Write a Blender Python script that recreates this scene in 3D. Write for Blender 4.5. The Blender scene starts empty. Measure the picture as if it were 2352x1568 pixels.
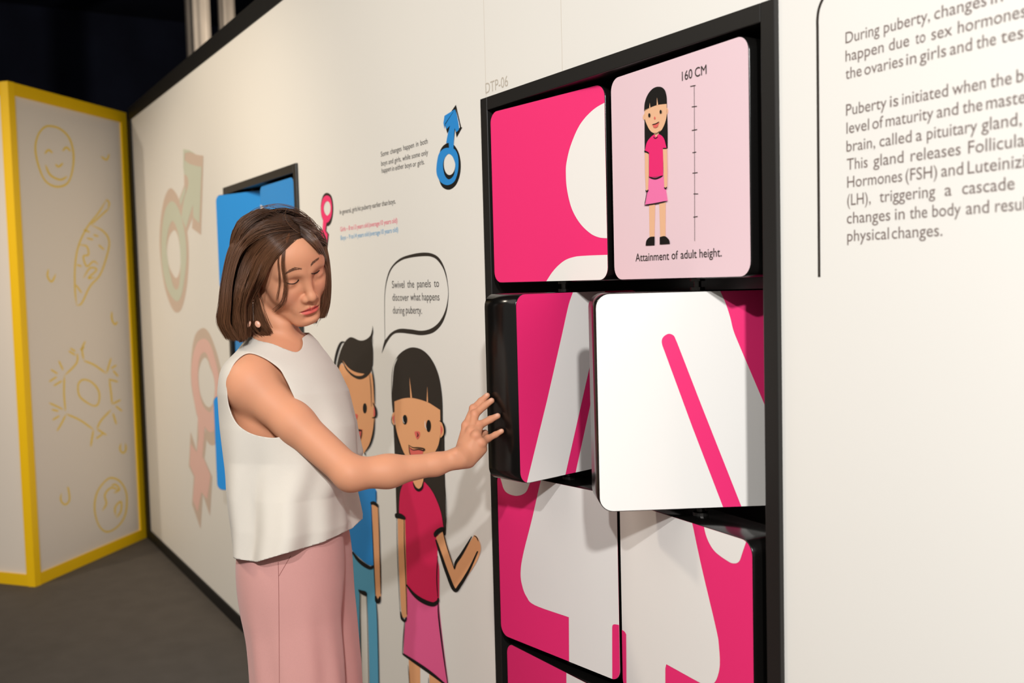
import bpy, bmesh, math, random
import numpy as np
from mathutils import Vector, Matrix
from mathutils.geometry import delaunay_2d_cdt

S = bpy.context.scene
COL = S.collection
rng = np.random.default_rng(7)

# ------------------------------------------------------------------ camera (calibrated on the wall's own lines)
FPX = 2284.4
YAW, PITCH, ROLL = math.radians(58.757), math.radians(3.4435), math.radians(-1.4566)
CAM = np.array([0.0, -1.1703, 1.48])
FWD = np.array([-math.sin(YAW) * math.cos(PITCH), math.cos(YAW) * math.cos(PITCH), -math.sin(PITCH)])
_r0 = np.array([math.cos(YAW), math.sin(YAW), 0.0])
_u0 = np.cross(_r0, FWD)
RGT = _r0 * math.cos(ROLL) + _u0 * math.sin(ROLL)
UPV = -_r0 * math.sin(ROLL) + _u0 * math.cos(ROLL)
cd = bpy.data.cameras.new('camera')
cam = bpy.data.objects.new('camera', cd)
COL.objects.link(cam)
cd.sensor_width = 36.0
cd.lens = FPX / 2352 * 36.0
cd.clip_start = 0.05
M = Matrix.Identity(4)
for i in range(3):
    M[i][0], M[i][1], M[i][2], M[i][3] = RGT[i], UPV[i], -FWD[i], CAM[i]
cam.matrix_world = M
cd.dof.use_dof = True
cd.dof.focus_distance = 2.02
cd.dof.aperture_fstop = 3.6
S.camera = cam

# ------------------------------------------------------------------ world, lamps, exposure
w = bpy.data.worlds.new('world')
S.world = w
w.use_nodes = True
w.node_tree.nodes['Background'].inputs[0].default_value = (1.0, 0.94, 0.87, 1)
w.node_tree.nodes['Background'].inputs[1].default_value = 0.36
S.view_settings.view_transform = 'Standard'
S.view_settings.look = 'None'
S.view_settings.exposure = -0.10
S.view_settings.gamma = 1.0
S.view_settings.use_curve_mapping = False


def lamp(name, kind, loc, target, power, color, size=0.1, cone=60, blend=0.6):
    ld = bpy.data.lights.new(name, kind)
    ld.energy = power
    ld.color = color
    if kind == 'SPOT':
        ld.spot_size = math.radians(cone)
        ld.spot_blend = blend
        ld.shadow_soft_size = size
    elif kind == 'AREA':
        ld.shape = 'DISK'
        ld.size = size
    else:
        ld.shadow_soft_size = size
    o = bpy.data.objects.new(name, ld)
    COL.objects.link(o)
    o.location = loc
    o.rotation_euler = (Vector(target) - Vector(loc)).to_track_quat('-Z', 'Y').to_euler()
    return o


lamp('key_lamp', 'SPOT', (0.45, -2.15, 2.85), (-1.5, 0.0, 1.1), 172, (1.0, 1.0, 1.0), 0.035, 120, 0.6)
lamp('side_spot', 'SPOT', (1.65, -1.95, 2.95), (-1.6, 0.0, 1.2), 490, (1.0, 1.0, 1.0), 0.07, 70, 0.7)
lamp('track_spot', 'SPOT', (-4.0, -2.1, 3.5), (-4.4, 0.0, 1.5), 215, (1.0, 0.85, 0.66), 0.08, 75, 1.0)
lamp('track_spot', 'SPOT', (-3.1, -2.5, 3.5), (-2.7, 0.0, 1.0), 170, (1.0, 0.88, 0.72), 0.16, 74, 1.0)
lamp('track_spot', 'SPOT', (-4.2, -3.4, 3.5), (-5.9, -0.7, 1.2), 215, (1.0, 0.87, 0.71), 0.08, 56, 1.0)
lamp('ceiling_wash', 'AREA', (-1.6, -2.6, 3.4), (-2.0, -0.6, 0.6), 16, (1.0, 0.94, 0.87), 1.8)
lamp('column_fill', 'SPOT', (-6.2, 1.6, 3.0), (-7.5, 0.9, 3.3), 170, (1.0, 0.9, 0.78), 0.05, 80, 0.8)  # unseen spot added behind the wall to brighten the columns


# ------------------------------------------------------------------ helpers
def srgb(r, g, b):
    f = lambda c: (c / 255 / 12.92) if c / 255 <= 0.04045 else ((c / 255 + 0.055) / 1.055) ** 2.4
    return (f(r), f(g), f(b), 1.0)


def mat(name, rgb, rough=0.5, spec=0.5, noise=0.0, nscale=40.0, bump=0.0, metal=0.0, bscale=None, sheen=0.0, sss=0.0):
    m = bpy.data.materials.new(name)
    m.use_nodes = True
    nt = m.node_tree
    b = nt.nodes['Principled BSDF']
    c = srgb(*rgb)
    b.inputs['Base Color'].default_value = c
    b.inputs['Roughness'].default_value = rough
    b.inputs['Specular IOR Level'].default_value = spec
    b.inputs['Metallic'].default_value = metal
    if sheen:
        b.inputs['Sheen Weight'].default_value = sheen
    if sss:
        b.inputs['Subsurface Weight'].default_value = sss
        b.inputs['Subsurface Radius'].default_value = (1.0, 0.35, 0.2)
        b.inputs['Subsurface Scale'].default_value = 0.006
    tc = nt.nodes.new('ShaderNodeTexCoord')
    if noise:
        n = nt.nodes.new('ShaderNodeTexNoise')
        n.inputs['Scale'].default_value = nscale
        n.inputs['Detail'].default_value = 4
        nt.links.new(tc.outputs['Object'], n.inputs['Vector'])
        mx = nt.nodes.new('ShaderNodeMix')
        mx.data_type = 'RGBA'
        mx.inputs[6].default_value = tuple(x * (1 - noise) for x in c[:3]) + (1,)
        mx.inputs[7].default_value = tuple(min(1, x * (1 + noise)) for x in c[:3]) + (1,)
        nt.links.new(n.outputs['Fac'], mx.inputs[0])
        nt.links.new(mx.outputs[2], b.inputs['Base Color'])
    if bump:
        n2 = nt.nodes.new('ShaderNodeTexNoise')
        n2.inputs['Scale'].default_value = bscale or nscale
        n2.inputs['Detail'].default_value = 5
        nt.links.new(tc.outputs['Object'], n2.inputs['Vector'])
        bp = nt.nodes.new('ShaderNodeBump')
        bp.inputs['Strength'].default_value = bump
        bp.inputs['Distance'].default_value = 0.004
        nt.links.new(n2.outputs['Fac'], bp.inputs['Height'])
        nt.links.new(bp.outputs['Normal'], b.inputs['Normal'])
    return m


def tag(o, label=None, cat=None, group=None, kind=None):
    if label: o['label'] = label
    if cat: o['category'] = cat
    if group: o['group'] = group
    if kind: o['kind'] = kind
    return o


def empty(name, loc=(0, 0, 0)):
    o = bpy.data.objects.new(name, None)
    o.empty_display_size = 0.1
    COL.objects.link(o)
    o.location = loc
    return o


def link(name, me, m=None, parent=None):
    o = bpy.data.objects.new(name, me)
    COL.objects.link(o)
    if m: me.materials.append(m)
    if parent:
        o.parent = parent
        o.matrix_parent_inverse = Matrix.Translation(parent_loc(parent)).inverted()
    return o


def parent_loc(p):
    return Vector(p.location) if p.type == 'EMPTY' else Vector((0, 0, 0))


def meshobj(name, verts, faces, m=None, parent=None, smooth=False):
    """mesh from WORLD coordinates; stored relative to its origin (parent's base, or the world origin)"""
    me = bpy.data.meshes.new(name)
    me.from_pydata([tuple(map(float, q)) for q in verts], [], [tuple(map(int, f)) for f in faces])
    me.update()
    if smooth:
        me.polygons.foreach_set('use_smooth', np.ones(len(me.polygons), bool))
    return link(name, me, m, parent)


def box(a, b):
    (x0, y0, z0), (x1, y1, z1) = a, b
    v = [(x, y, z) for x in (x0, x1) for y in (y0, y1) for z in (z0, z1)]
    f = [(0, 1, 3, 2), (4, 6, 7, 5), (0, 4, 5, 1), (2, 3, 7, 6), (0, 2, 6, 4), (1, 5, 7, 3)]
    return v, f


def boxes(lst):
    V, Fc = [], []
    for a, b in lst:
        v, f = box(a, b)
        n = len(V)
        V += v
        Fc += [tuple(i + n for i in q) for q in f]
    return V, Fc


def bevel(o, wd=0.002, seg=2):
    md = o.modifiers.new('bevel', 'BEVEL')
    md.width = wd
    md.segments = seg
    md.limit_method = 'ANGLE'
    return o


# pixel of the photograph -> point on a real plane (used to trace what is printed on that plane)
def ray(px, py):
    return FWD + (px - 1176) / FPX * RGT - (py - 784) / FPX * UPV


def on_plane(px, py, o, n):
    D = ray(px, py)
    return CAM + ((o - CAM) @ n) / (D @ n) * D


class Plane:
    """a printed surface: origin, right axis u, up axis v, normal towards the viewer"""
    def __init__(self, o, u, v):
        self.o, self.u, self.v = np.array(o, float), np.array(u, float), np.array(v, float)
        self.n = np.cross(self.u, self.v)
    def uv(self, px, py):
        p = on_plane(px, py, self.o, self.n) - self.o
        return (p @ self.u, p @ self.v)
    def xyz(self, uv, layer):
        return self.o + self.u * uv[0] + self.v * uv[1] + self.n * (0.0005 * layer)


WALL = Plane((0, 0, 0), (1, 0, 0), (0, 0, 1))


def crop(ox, oy, s):
    return lambda pts: [((p[0] / s + ox, p[1] / s + oy) + tuple(p[2:])) for p in pts]


def smooth_poly(pts, n=5):
    """closed Catmull-Rom through the points; a third element 1 marks a corner"""
    out = []
    N = len(pts)
    P = [np.array(p[:2], float) for p in pts]
    cn = [len(p) > 2 for p in pts]
    for i in range(N):
        p0, p1, p2, p3 = P[i - 1], P[i], P[(i + 1) % N], P[(i + 2) % N]
        if cn[i]: p0 = p1 - (p2 - p1)
        if cn[(i + 1) % N]: p3 = p2 + (p2 - p1)
        if cn[i] and cn[(i + 1) % N]:
            out.append(p1)
            continue
        for k in range(n):
            t = k / n
            out.append(0.5 * ((2 * p1) + (-p0 + p2) * t + (2 * p0 - 5 * p1 + 4 * p2 - p3) * t * t + (-p0 + 3 * p1 - 3 * p2 + p3) * t ** 3))
    return [tuple(q) for q in out]


def stroke(pts, w0, w1=None, n=6, taper=True):
    """open brush stroke through the points as a closed outline; widths in the units of the points"""
    P = [np.array(p[:2], float) for p in pts]
    Q = []
    for i in range(len(P) - 1):
        p1, p2 = P[i], P[i + 1]
        p0 = P[i - 1] if i else p1 - (p2 - p1)
        p3 = P[i + 2] if i + 2 < len(P) else p2 + (p2 - p1)
        for k in range(n):
            t = k / n
            Q.append(0.5 * ((2 * p1) + (-p0 + p2) * t + (2 * p0 - 5 * p1 + 4 * p2 - p3) * t * t + (-p0 + 3 * p1 - 3 * p2 + p3) * t ** 3))
    Q.append(P[-1])
    Q = np.array(Q)
    T = np.gradient(Q, axis=0)
    T /= np.linalg.norm(T, axis=1)[:, None] + 1e-9
    Nn = np.stack([-T[:, 1], T[:, 0]], 1)
    s = np.linspace(0, 1, len(Q))
    if w1 is None:
        wd = np.full(len(Q), w0 / 2)
        if taper: wd = wd * np.clip(np.minimum(s, 1 - s) * 6 + 0.25, 0, 1)
    else:
        wd = (w0 + (w1 - w0) * np.sin(s * math.pi)) / 2
    return [tuple(q) for q in np.concatenate([Q + Nn * wd[:, None], (Q - Nn * wd[:, None])[::-1]])]


def ell(cx, cy, rx, ry, n=28, rot=0.0):
    c, s = math.cos(rot), math.sin(rot)
    return [(cx + rx * math.cos(a) * c - ry * math.sin(a) * s, cy + rx * math.cos(a) * s + ry * math.sin(a) * c)
            for a in np.linspace(0, 2 * math.pi, n, endpoint=False)]


def fill_mesh(loops):
    """even-odd filled flat mesh of closed 2D loops (constrained Delaunay)"""
    vs, es = [], []
    for lp in loops:
        n = len(vs)
        keep = [q for k, q in enumerate(lp) if abs(q[0] - lp[k - 1][0]) + abs(q[1] - lp[k - 1][1]) > 1e-6]
        vs += [Vector((q[0] * 100, q[1] * 100)) for q in keep]
        es += [(n + k, n + (k + 1) % len(keep)) for k in range(len(keep))]
    ov, oe, of, _, _, _ = delaunay_2d_cdt(vs, es, [], 0, 1e-5)
    P = np.array([[v.x, v.y] for v in ov]); T = np.array(of)
    cx, cy = P[T].mean(1).T
    wn = np.zeros(len(T), int); par = np.zeros(len(T), bool)
    for a, b in es:
        (ax, ay), (bx, by) = vs[a], vs[b]
        cr = ((ay <= cy) != (by <= cy)) & (cx < (bx - ax) * (cy - ay) / (by - ay if by != ay else 1e-12) + ax)
        wn += np.where(cr, 1 if by > ay else -1, 0)
        par ^= cr
    T = T[(wn != 0) if len(loops) == 1 else par]
    return [tuple(q / 100) for q in P], [tuple(int(i) for i in t) for t in T]


def clip_convex(loop, conv):
    """Sutherland-Hodgman of a loop against a convex counter-clockwise polygon"""
    out = list(loop)
    for i in range(len(conv)):
        a, b = conv[i - 1], conv[i]
        inp, out = out, []
        side = lambda p: (b[0] - a[0]) * (p[1] - a[1]) - (b[1] - a[1]) * (p[0] - a[0])
        for j in range(len(inp)):
            p, q = inp[j - 1], inp[j]
            sp, sq = side(p), side(q)
            if (sp >= 0) != (sq >= 0):
                t = sp / (sp - sq)
                out.append((p[0] + (q[0] - p[0]) * t, p[1] + (q[1] - p[1]) * t))
            if sq >= 0: out.append(q)
        if not out: return []
    return out


def printed(name, loops, m, plane=WALL, layer=1, parent=None, px=True, clip=None):
    """a flat printed shape on a plane; loops in photo pixels (px) or plane metres"""
    L = []
    for lp in loops:
        q = [plane.uv(*p) for p in lp] if px else [tuple(p) for p in lp]
        if clip: q = clip_convex(q, clip)
        if len(q) > 2: L.append(q)
    V, Fc = fill_mesh(L)
    W = [plane.xyz(q, layer) for q in V]
    if Fc:
        a, b, c = (W[i] for i in Fc[0][:3])
        if np.cross(b - a, c - a) @ plane.n < 0: Fc = [f[::-1] for f in Fc]
    return meshobj(name, W, Fc, m, parent)


def merged_printed(name, loopsets, m, plane=WALL, layer=1, parent=None, clip=None):
    """several separate marks of one ink (each its own fill, so overlaps stay filled)"""
    V, Fc = [], []
    for loops in loopsets:
        L = [[plane.uv(*p) for p in lp] for lp in loops]
        if clip: L = [q for q in (clip_convex(q, clip) for q in L) if len(q) > 2]
        if not L: continue
        v, f = fill_mesh(L)
        n = len(V)
        V += v
        Fc += [tuple(i + n for i in q) for q in f]
    W = [plane.xyz(q, layer) for q in V]
    G = []
    for f in Fc:
        a, b, c = (W[i] for i in f[:3])
        G.append(f[::-1] if np.cross(b - a, c - a) @ plane.n < 0 else f)
    return meshobj(name, W, G, m, parent)


def each_printed(name, loopsets, m, plane=WALL, layer=1, parent=None):
    for loops in loopsets: printed(name, loops, m, plane, layer, parent)


_glyph = {}


def word_mesh(txt):
    if txt not in _glyph:
        cu = bpy.data.curves.new('tmp', 'FONT')
        cu.body = txt
        cu.size = 1.0
        cu.resolution_u = 4
        o = bpy.data.objects.new('tmp', cu)
        COL.objects.link(o)
        me = bpy.data.meshes.new_from_object(o.evaluated_get(bpy.context.evaluated_depsgraph_get()))
        V = np.array([v.co[:2] for v in me.vertices])
        Fc = [tuple(p.vertices) for p in me.polygons]
        bpy.data.objects.remove(o)
        bpy.data.curves.remove(cu)
        bpy.data.meshes.remove(me)
        _glyph[txt] = (V, Fc)
    return _glyph[txt]


CAPH = 0.69   # cap height of the built-in typeface at size 1


def lettering(name, words, m, plane=WALL, layer=1, parent=None, caph=None, bold=0.0):
    """words: (text, u0, u1, v_baseline, cap_height) in plane metres"""
    V, Fc = [], []
    for txt, u0, u1, vb, ch in words:
        v, f = word_mesh(txt)
        n = len(V)
        x0, x1 = v[:, 0].min(), v[:, 0].max()
        for q in v:
            V.append((u0 + (q[0] - x0) / (x1 - x0) * (u1 - u0), vb + q[1] / CAPH * ch))
        Fc += [tuple(i + n for i in q) for q in f]
    W = [plane.xyz(q, layer) for q in V]
    G = []
    for f in Fc:
        a, b, c = (W[i] for i in f[:3])
        G.append(f[::-1] if np.cross(b - a, c - a) @ plane.n < 0 else f)
    return meshobj(name, W, G, m, parent)


def line_words(txt, a, b, cap_px, plane=WALL, gap=None):
    """one line of text from pixel a to pixel b (baseline ends); words spread by their own widths"""
    ua, va = plane.uv(*a)
    ub, vb = plane.uv(*b)
    vt = plane.uv(a[0], a[1] - cap_px)[1]
    ws = txt.split()
    wid = [float(np.ptp(word_mesh(x)[0][:, 0])) for x in ws]
    sp = gap if gap is not None else 0.30
    tot = sum(wid) + sp * (len(ws) - 1)
    k = (ub - ua) / tot
    out, x = [], 0.0
    for t, wd in zip(ws, wid):
        v0 = va + (vb - va) * (x / tot)
        out.append((t, ua + x * k, ua + (x + wd) * k, v0, vt - va))
        x += wd + sp
    return out
# ------------------------------------------------------------------ materials of the place
m_wall = mat('wall_laminate', (235, 231, 223), 0.5, 0.3, 0.012, 3.0)
m_black = mat('black_lacquer', (14, 13, 12), 0.20, 0.45)
m_blackm = mat('black_matt', (16, 15, 14), 0.55, 0.35)
m_frame = mat('black_frame_paint', (26, 24, 22), 0.38, 0.5)
m_ink = mat('dark_ink', (50, 43, 37), 0.5, 0.3)
m_inkblk = mat('black_ink', (22, 20, 18), 0.5, 0.3)
m_text = mat('grey_text_ink', (62, 56, 52), 0.5, 0.3)
m_rtext = mat('text_ink', (124, 108, 102), 0.5, 0.3)
m_pink = mat('hot_pink_print', (240, 46, 116), 0.42, 0.35)
m_white = mat('white_print', (238, 234, 228), 0.42, 0.35)
m_peach2 = mat('light_peach_print', (240, 188, 148), 0.42, 0.35)
m_skirt2 = mat('candy_pink_print', (246, 122, 176), 0.42, 0.35)
m_pale = mat('pale_pink_print', (238, 207, 213), 0.42, 0.35)
m_blue = mat('blue_print', (44, 142, 216), 0.42, 0.35)
m_lblue = mat('light_blue_print', (96, 172, 206), 0.5, 0.3)
m_skirt = mat('rose_print', (238, 98, 150), 0.5, 0.3)
m_shirt = mat('crimson_print', (222, 38, 88), 0.5, 0.3)
m_peach = mat('peach_print', (238, 172, 122), 0.5, 0.3)
m_red = mat('salmon_print', (228, 106, 96), 0.5, 0.3)
m_tpink = mat('text_pink_ink', (240, 96, 128), 0.5, 0.3)
m_hot = mat('hot_pink_ink', (250, 62, 118), 0.5, 0.3)
m_tblue = mat('text_blue_ink', (96, 168, 214), 0.5, 0.3)
m_taupe = mat('faded_taupe_print', (212, 190, 172), 0.5, 0.3)
m_teal = mat('faded_teal_print', (206, 210, 190), 0.5, 0.3)
m_rose = mat('faded_rose_print', (238, 194, 182), 0.5, 0.3)
m_code = mat('pale_grey_ink', (196, 186, 172), 0.5, 0.3)
m_yellow = mat('yellow_paint', (244, 196, 10), 0.45, 0.4)
m_yline = mat('yellow_marker', (236, 200, 60), 0.5, 0.3)
m_board = mat('white_board', (228, 218, 206), 0.6, 0.25)
m_floor = mat('charcoal_floor', (84, 78, 72), 0.75, 0.25, 0.22, 9.0, 0.15, bscale=120.0)
m_dark = mat('navy_drape', (22, 25, 38), 0.9, 0.1, 0.6, 2.5)
m_steel = mat('galvanised_steel', (176, 164, 150), 0.45, 0.5, 0.2, 6.0, metal=0.3)

# ------------------------------------------------------------------ the setting
FX0, FX1, FZ1 = -2.030, -1.113, 1.904     # pink display frame, outer edges on the wall
FZ0 = 0.185
DX = -2.200                              # the blue display stands this much further along the wall
BX0, BX1 = FX0 + DX, FX1 + DX
WT, WH = 0.12, 2.475
xs = [-6.12, BX0 + 0.01, BX1 - 0.01, FX0 + 0.01, FX1 - 0.01, 2.4]
B = []
for i in range(5):
    if i in (1, 3):
        B.append(((xs[i], 0, 0), (xs[i + 1], WT, FZ0 + 0.01)))
        B.append(((xs[i], 0, FZ1 - 0.01), (xs[i + 1], WT, WH)))
    else:
        B.append(((xs[i], 0, 0), (xs[i + 1], WT, WH)))
wall = tag(meshobj('wall_right', *boxes(B), m_wall), 'long cream display wall with printed figures and two swivel displays', kind='structure')
tag(meshobj('floor', *box((-11, -7, -0.05), (3.0, 4.5, 0)), m_floor), kind='structure')
tag(meshobj('ceiling', *box((-11, -7, 4.3), (3.0, 4.5, 4.4)), m_dark), kind='structure')
tag(meshobj('wall_left', *box((-11, -7, 0), (-10.9, 4.5, 4.3)), m_dark), kind='structure')
tag(meshobj('wall_back', *box((-10.9, 4.4, 0), (3.0, 4.5, 4.3)), m_dark), kind='structure')
tag(meshobj('baseboard_right', *box((-6.2, -0.008, 0), (2.4, 0.0, 0.058)), m_blackm), kind='structure')
tag(meshobj('trim_1', *box((-6.2, -0.004, WH), (2.4, WT + 0.004, WH + 0.075)), m_blackm), kind='structure')
tag(meshobj('trim_2', *box((-6.2, -0.010, 0), (-6.12, WT, WH)), m_blackm), kind='structure')

# two pale columns standing behind the wall
def column(name, px, dist, rad, label):
    p = CAM + dist * ray(px, 60)
    N = 40
    V, Fc = [], []
    for k, z in enumerate((0.0, 4.3)):
        for i in range(N):
            a = 2 * math.pi * i / N
            r = rad * (1 + 0.05 * math.cos(a * 10))
            V.append((p[0] + r * math.cos(a), p[1] + r * math.sin(a), z))
    for i in range(N):
        j = (i + 1) % N
        Fc.append((i, j, N + j, N + i))
    Fc.append(tuple(range(N))[::-1]); Fc.append(tuple(range(N, 2 * N)))
    return tag(meshobj(name, V, Fc, m_steel), label, 'column', 'pale columns behind the wall')
column('ribbed_column', 455, 7.4, 0.085, 'wider pale ribbed column rising behind the wall, nearer the folding screen')
column('ribbed_column', 521, 7.9, 0.062, 'narrower pale ribbed column rising behind the wall, right of the wider one')

# ------------------------------------------------------------------ yellow-framed folding screen
fs = empty('folding_screen', (-5.50, -0.69, 0))
tag(fs, 'yellow framed white folding screen with yellow doodles at the end of the wall', 'screen')
SH = 2.525
FOLD = np.array([-5.50, -0.69])
QR = np.array([-6.205, -0.012])
dl = np.array([-0.78, -0.626]); dl /= np.linalg.norm(dl)
def leaf(a, b, wl, wr):
    """frame rails as one mesh, board as another; a leaf standing from floor point a to b, seen face turned to the camera"""
    a, b = np.array(a), np.array(b)
    L = np.linalg.norm(b - a); d = (b - a) / L
    n = np.array([-d[1], d[0]])
    if n @ (CAM[:2] - a) < 0: n = -n
    def bx(s0, s1, z0, z1, o0, o1):
        V = []
        for s in (s0, s1):
            for o in (o0, o1):
                for z in (z0, z1):
                    q = a + d * s + n * o
                    V.append((q[0], q[1], z))
        return V, [(0, 1, 3, 2), (4, 6, 7, 5), (0, 4, 5, 1), (2, 3, 7, 6), (0, 2, 6, 4), (1, 5, 7, 3)]
    V, Fc = [], []
    for p in (bx(0, wl, 0, SH, -0.04, 0), bx(L - wr, L, 0, SH, -0.04, 0), bx(wl, L - wr, SH - 0.062, SH, -0.04, 0), bx(wl, L - wr, 0, 0.058, -0.04, 0)):
        k = len(V); V += p[0]; Fc += [tuple(i + k for i in f) for f in p[1]]
    fr = meshobj('frame', V, Fc, m_yellow, fs)
    bd = meshobj('board', *bx(wl, L - wr, 0.058, SH - 0.062, -0.03, -0.012), m_board, fr)
    o3 = np.array([*(a + n * -0.012), 0.0])
    u3 = np.array([*d, 0.0])
    if np.cross(u3, [0, 0, 1.0]) @ np.array([*n, 0.0]) < 0: u3 = -u3
    return fr, Plane(o3, u3, (0, 0, 1))
leafR, PR = leaf(FOLD, QR, 0.042, 0.05)
leafL, PL = leaf(FOLD, FOLD + dl * 0.95, 0.055, 0.055)
K = crop(0, 160, 2.613)
K2 = crop(0, 740, 2.45)
def ringloops(pts, w):
    """closed line drawn with a pen: outline and inner loop of a closed smooth path"""
    q = np.array(smooth_poly(pts, 6)); c = q.mean(0)
    r = np.linalg.norm(q - c, axis=1)[:, None]
    return [[tuple(x) for x in c + (q - c) * (1 + w / 2 / r)], [tuple(x) for x in c + (q - c) * (1 - w / 2 / r)]]
sm = []
sm.append([[tuple(p) for p in lp] for lp in map(K, ringloops([(300, 338), (360, 355), (415, 410), (440, 500), (435, 600), (405, 680), (340, 702), (275, 670), (235, 590), (212, 480), (225, 400), (260, 350)], 11))])
for pts in ([(268, 505), (290, 482), (316, 500)], [(375, 488), (398, 466), (424, 490)], [(332, 568), (352, 582), (378, 560)], [(272, 570), (300, 630), (360, 660), (405, 640)]):
    sm.append([K(stroke(pts, 11))])
merged_printed('smiley_doodle', sm, m_yline, PR, 1, leafR)
sm = []
for pts in ([(640, 778), (655, 800), (650, 830)], [(640, 778), (590, 860), (520, 950), (470, 1060), (450, 1180), (450, 1320), (460, 1415)], [(460, 1415), (490, 1400), (540, 1300), (600, 1230), (640, 1120), (655, 1030), (620, 970), (545, 930)], [(655, 830), (600, 880), (545, 930)],
            [(470, 1050), (520, 1060), (530, 1110), (500, 1120), (520, 1180), (560, 1150), (590, 1170)], [(500, 1250), (540, 1190), (580, 1200), (530, 1250), (570, 1245)], [(460, 1170), (490, 1180)], [(520, 1010), (560, 1020)], [(560, 990), (590, 1000)], [(590, 1050), (625, 1080)], [(455, 1290), (490, 1340)], [(500, 960), (540, 975)]):
    sm.append([K(stroke(pts, 9))])
merged_printed('leaf_doodle', sm, m_yline, PR, 1, leafR)
for pts in ([(605, 520), (640, 540), (655, 505)], [(290, 1195), (285, 1240), (310, 1272), (335, 1225)], [(670, 1450), (672, 1500), (690, 1528), (705, 1510)]):
    printed('bubble_doodle', [K(stroke(pts, 10))], m_yline, PR, 1, leafR)
for pts in ([(345, 960), (342, 1000), (365, 1025), (390, 1000), (385, 940), (378, 925)], [(680, 680), (675, 715), (692, 735), (708, 715), (705, 680)]):
    printed('bubble_doodle', [K2(stroke(pts, 9))], m_yline, PR, 1, leafR)
sm = []
for pts in ([(470, 215), (530, 240), (598, 288)], [(435, 175), (430, 230), (365, 298)], [(372, 515), (450, 550), (525, 603)], [(545, 598), (570, 550), (625, 492)], [(362, 300), (360, 400), (368, 500)], [(615, 320), (625, 400), (630, 460)],
            [(470, 210), (462, 150), (480, 105)], [(450, 155), (475, 140)], [(385, 160), (425, 185)], [(395, 145), (425, 165)], [(275, 335), (320, 305)], [(300, 358), (350, 328)], [(285, 265), (325, 290)], [(330, 215), (355, 270)],
            [(275, 452), (355, 490)], [(290, 490), (330, 500)], [(295, 550), (335, 525)], [(320, 612), (345, 570), (370, 520)], [(525, 605), (510, 700)], [(545, 600), (600, 635)], [(540, 655), (580, 625)], [(632, 460), (680, 435)], [(650, 470), (688, 500)], [(635, 510), (655, 575)], [(600, 285), (625, 200)], [(610, 320), (665, 335)], [(635, 270), (665, 305)], [(625, 260), (655, 240)]):
    sm.append([K2(stroke(pts, 9))])
sm.append([[tuple(p) for p in lp] for lp in map(K2, ringloops([(470, 322), (520, 340), (556, 390), (555, 450), (530, 470), (480, 445), (445, 410), (440, 350)], 9))])
merged_printed('cell_doodle', sm, m_yline, PR, 1, leafR)
sm = [[[tuple(p) for p in lp] for lp in map(K2, ringloops([(630, 875), (680, 900), (712, 970), (705, 1080), (660, 1150), (600, 1178), (555, 1140), (532, 1050), (545, 960), (590, 895)], 9))],
      [K2(stroke([(575, 1060), (598, 1020), (590, 970), (625, 930), (670, 945)], 9))], [K2(stroke([(625, 920), (650, 912), (672, 940), (640, 960)], 9))], [K2(stroke([(650, 1090), (648, 1040), (680, 1008), (680, 1060), (655, 1100)], 9))]]
merged_printed('face_doodle', sm, m_yline, PR, 1, leafR)

# ------------------------------------------------------------------ swivel displays: frame, then eight panels each
PW, PH, PT = 0.385, 0.3868, 0.0943
AX = (-1.7838, -1.3602)
AY = 0.0486
RZ = (1.6708, 1.2621, 0.8527, 0.4433)
m_pin = mat('pivot_steel', (70, 68, 66), 0.3, 0.5, metal=0.8)
def display(name, dx, label):
    r = empty(name, ((FX0 + FX1) / 2 + dx, 0, FZ0))
    tag(r, label, 'display')
    x0, x1 = FX0 + dx, FX1 + dx
    bw = 0.030
    y0, y1 = -0.009, 0.30
    fr = [((x0, y0, FZ0), (x0 + bw, y1, FZ1)), ((x1 - bw, y0, FZ0), (x1, y1, FZ1)), ((x0 + bw, y0, FZ1 - bw), (x1 - bw, y1, FZ1)), ((x0 + bw, y0, FZ0), (x1 - bw, y1, FZ0 + bw))]
    bevel(meshobj('frame_border', *boxes(fr), m_frame, r), 0.0015)
    meshobj('back_panel', *box((x0 + bw, 0.285, FZ0 + bw), (x1 - bw, 0.30, FZ1 - bw)), m_black, r)
    for c in range(2):
        V, Fc = [], []
        zz = [FZ1 - bw] + [RZ[0] - PH / 2, ] 
        ax = AX[c] + dx
        prev = FZ1 - bw
        segs = []
        for z in RZ:
            segs.append((z + PH / 2, prev)); prev = z - PH / 2
        segs.append((FZ0 + bw, prev))
        for (za, zb) in segs:
            for rr, z0, z1 in ((0.007, za, zb), (0.014, za, za + 0.006), (0.014, zb - 0.005, zb)):
                k = len(V); N = 16
                for z in (z0, z1):
                    for i in range(N): V.append((ax + rr * math.cos(6.2832 * i / N), AY + rr * math.sin(6.2832 * i / N), z))
                Fc += [(k + i, k + (i + 1) % N, k + N + (i + 1) % N, k + N + i) for i in range(N)]
            meshobj('pivot_rod', V, Fc, m_pin, r)
            V, Fc = [], []
    return r
DISP = {0.0: display('swivel_display', 0.0, 'black framed display of pink and white swivel panels beside the woman\'s hand'),
        DX: display('swivel_display', DX, 'black framed display of blue swivel panels behind the woman\'s head')}

def rrect(wd, ht, r, n=7):
    q = []
    for cx, cy, a0 in ((wd / 2 - r, ht / 2 - r, 0), (-wd / 2 + r, ht / 2 - r, 90), (-wd / 2 + r, -ht / 2 + r, 180), (wd / 2 - r, -ht / 2 + r, 270)):
        for i in range(n + 1):
            a = math.radians(a0 + 90 * i / n)
            q.append((cx + r * math.cos(a), cy + r * math.sin(a)))
    return q      # counter-clockwise

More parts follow.
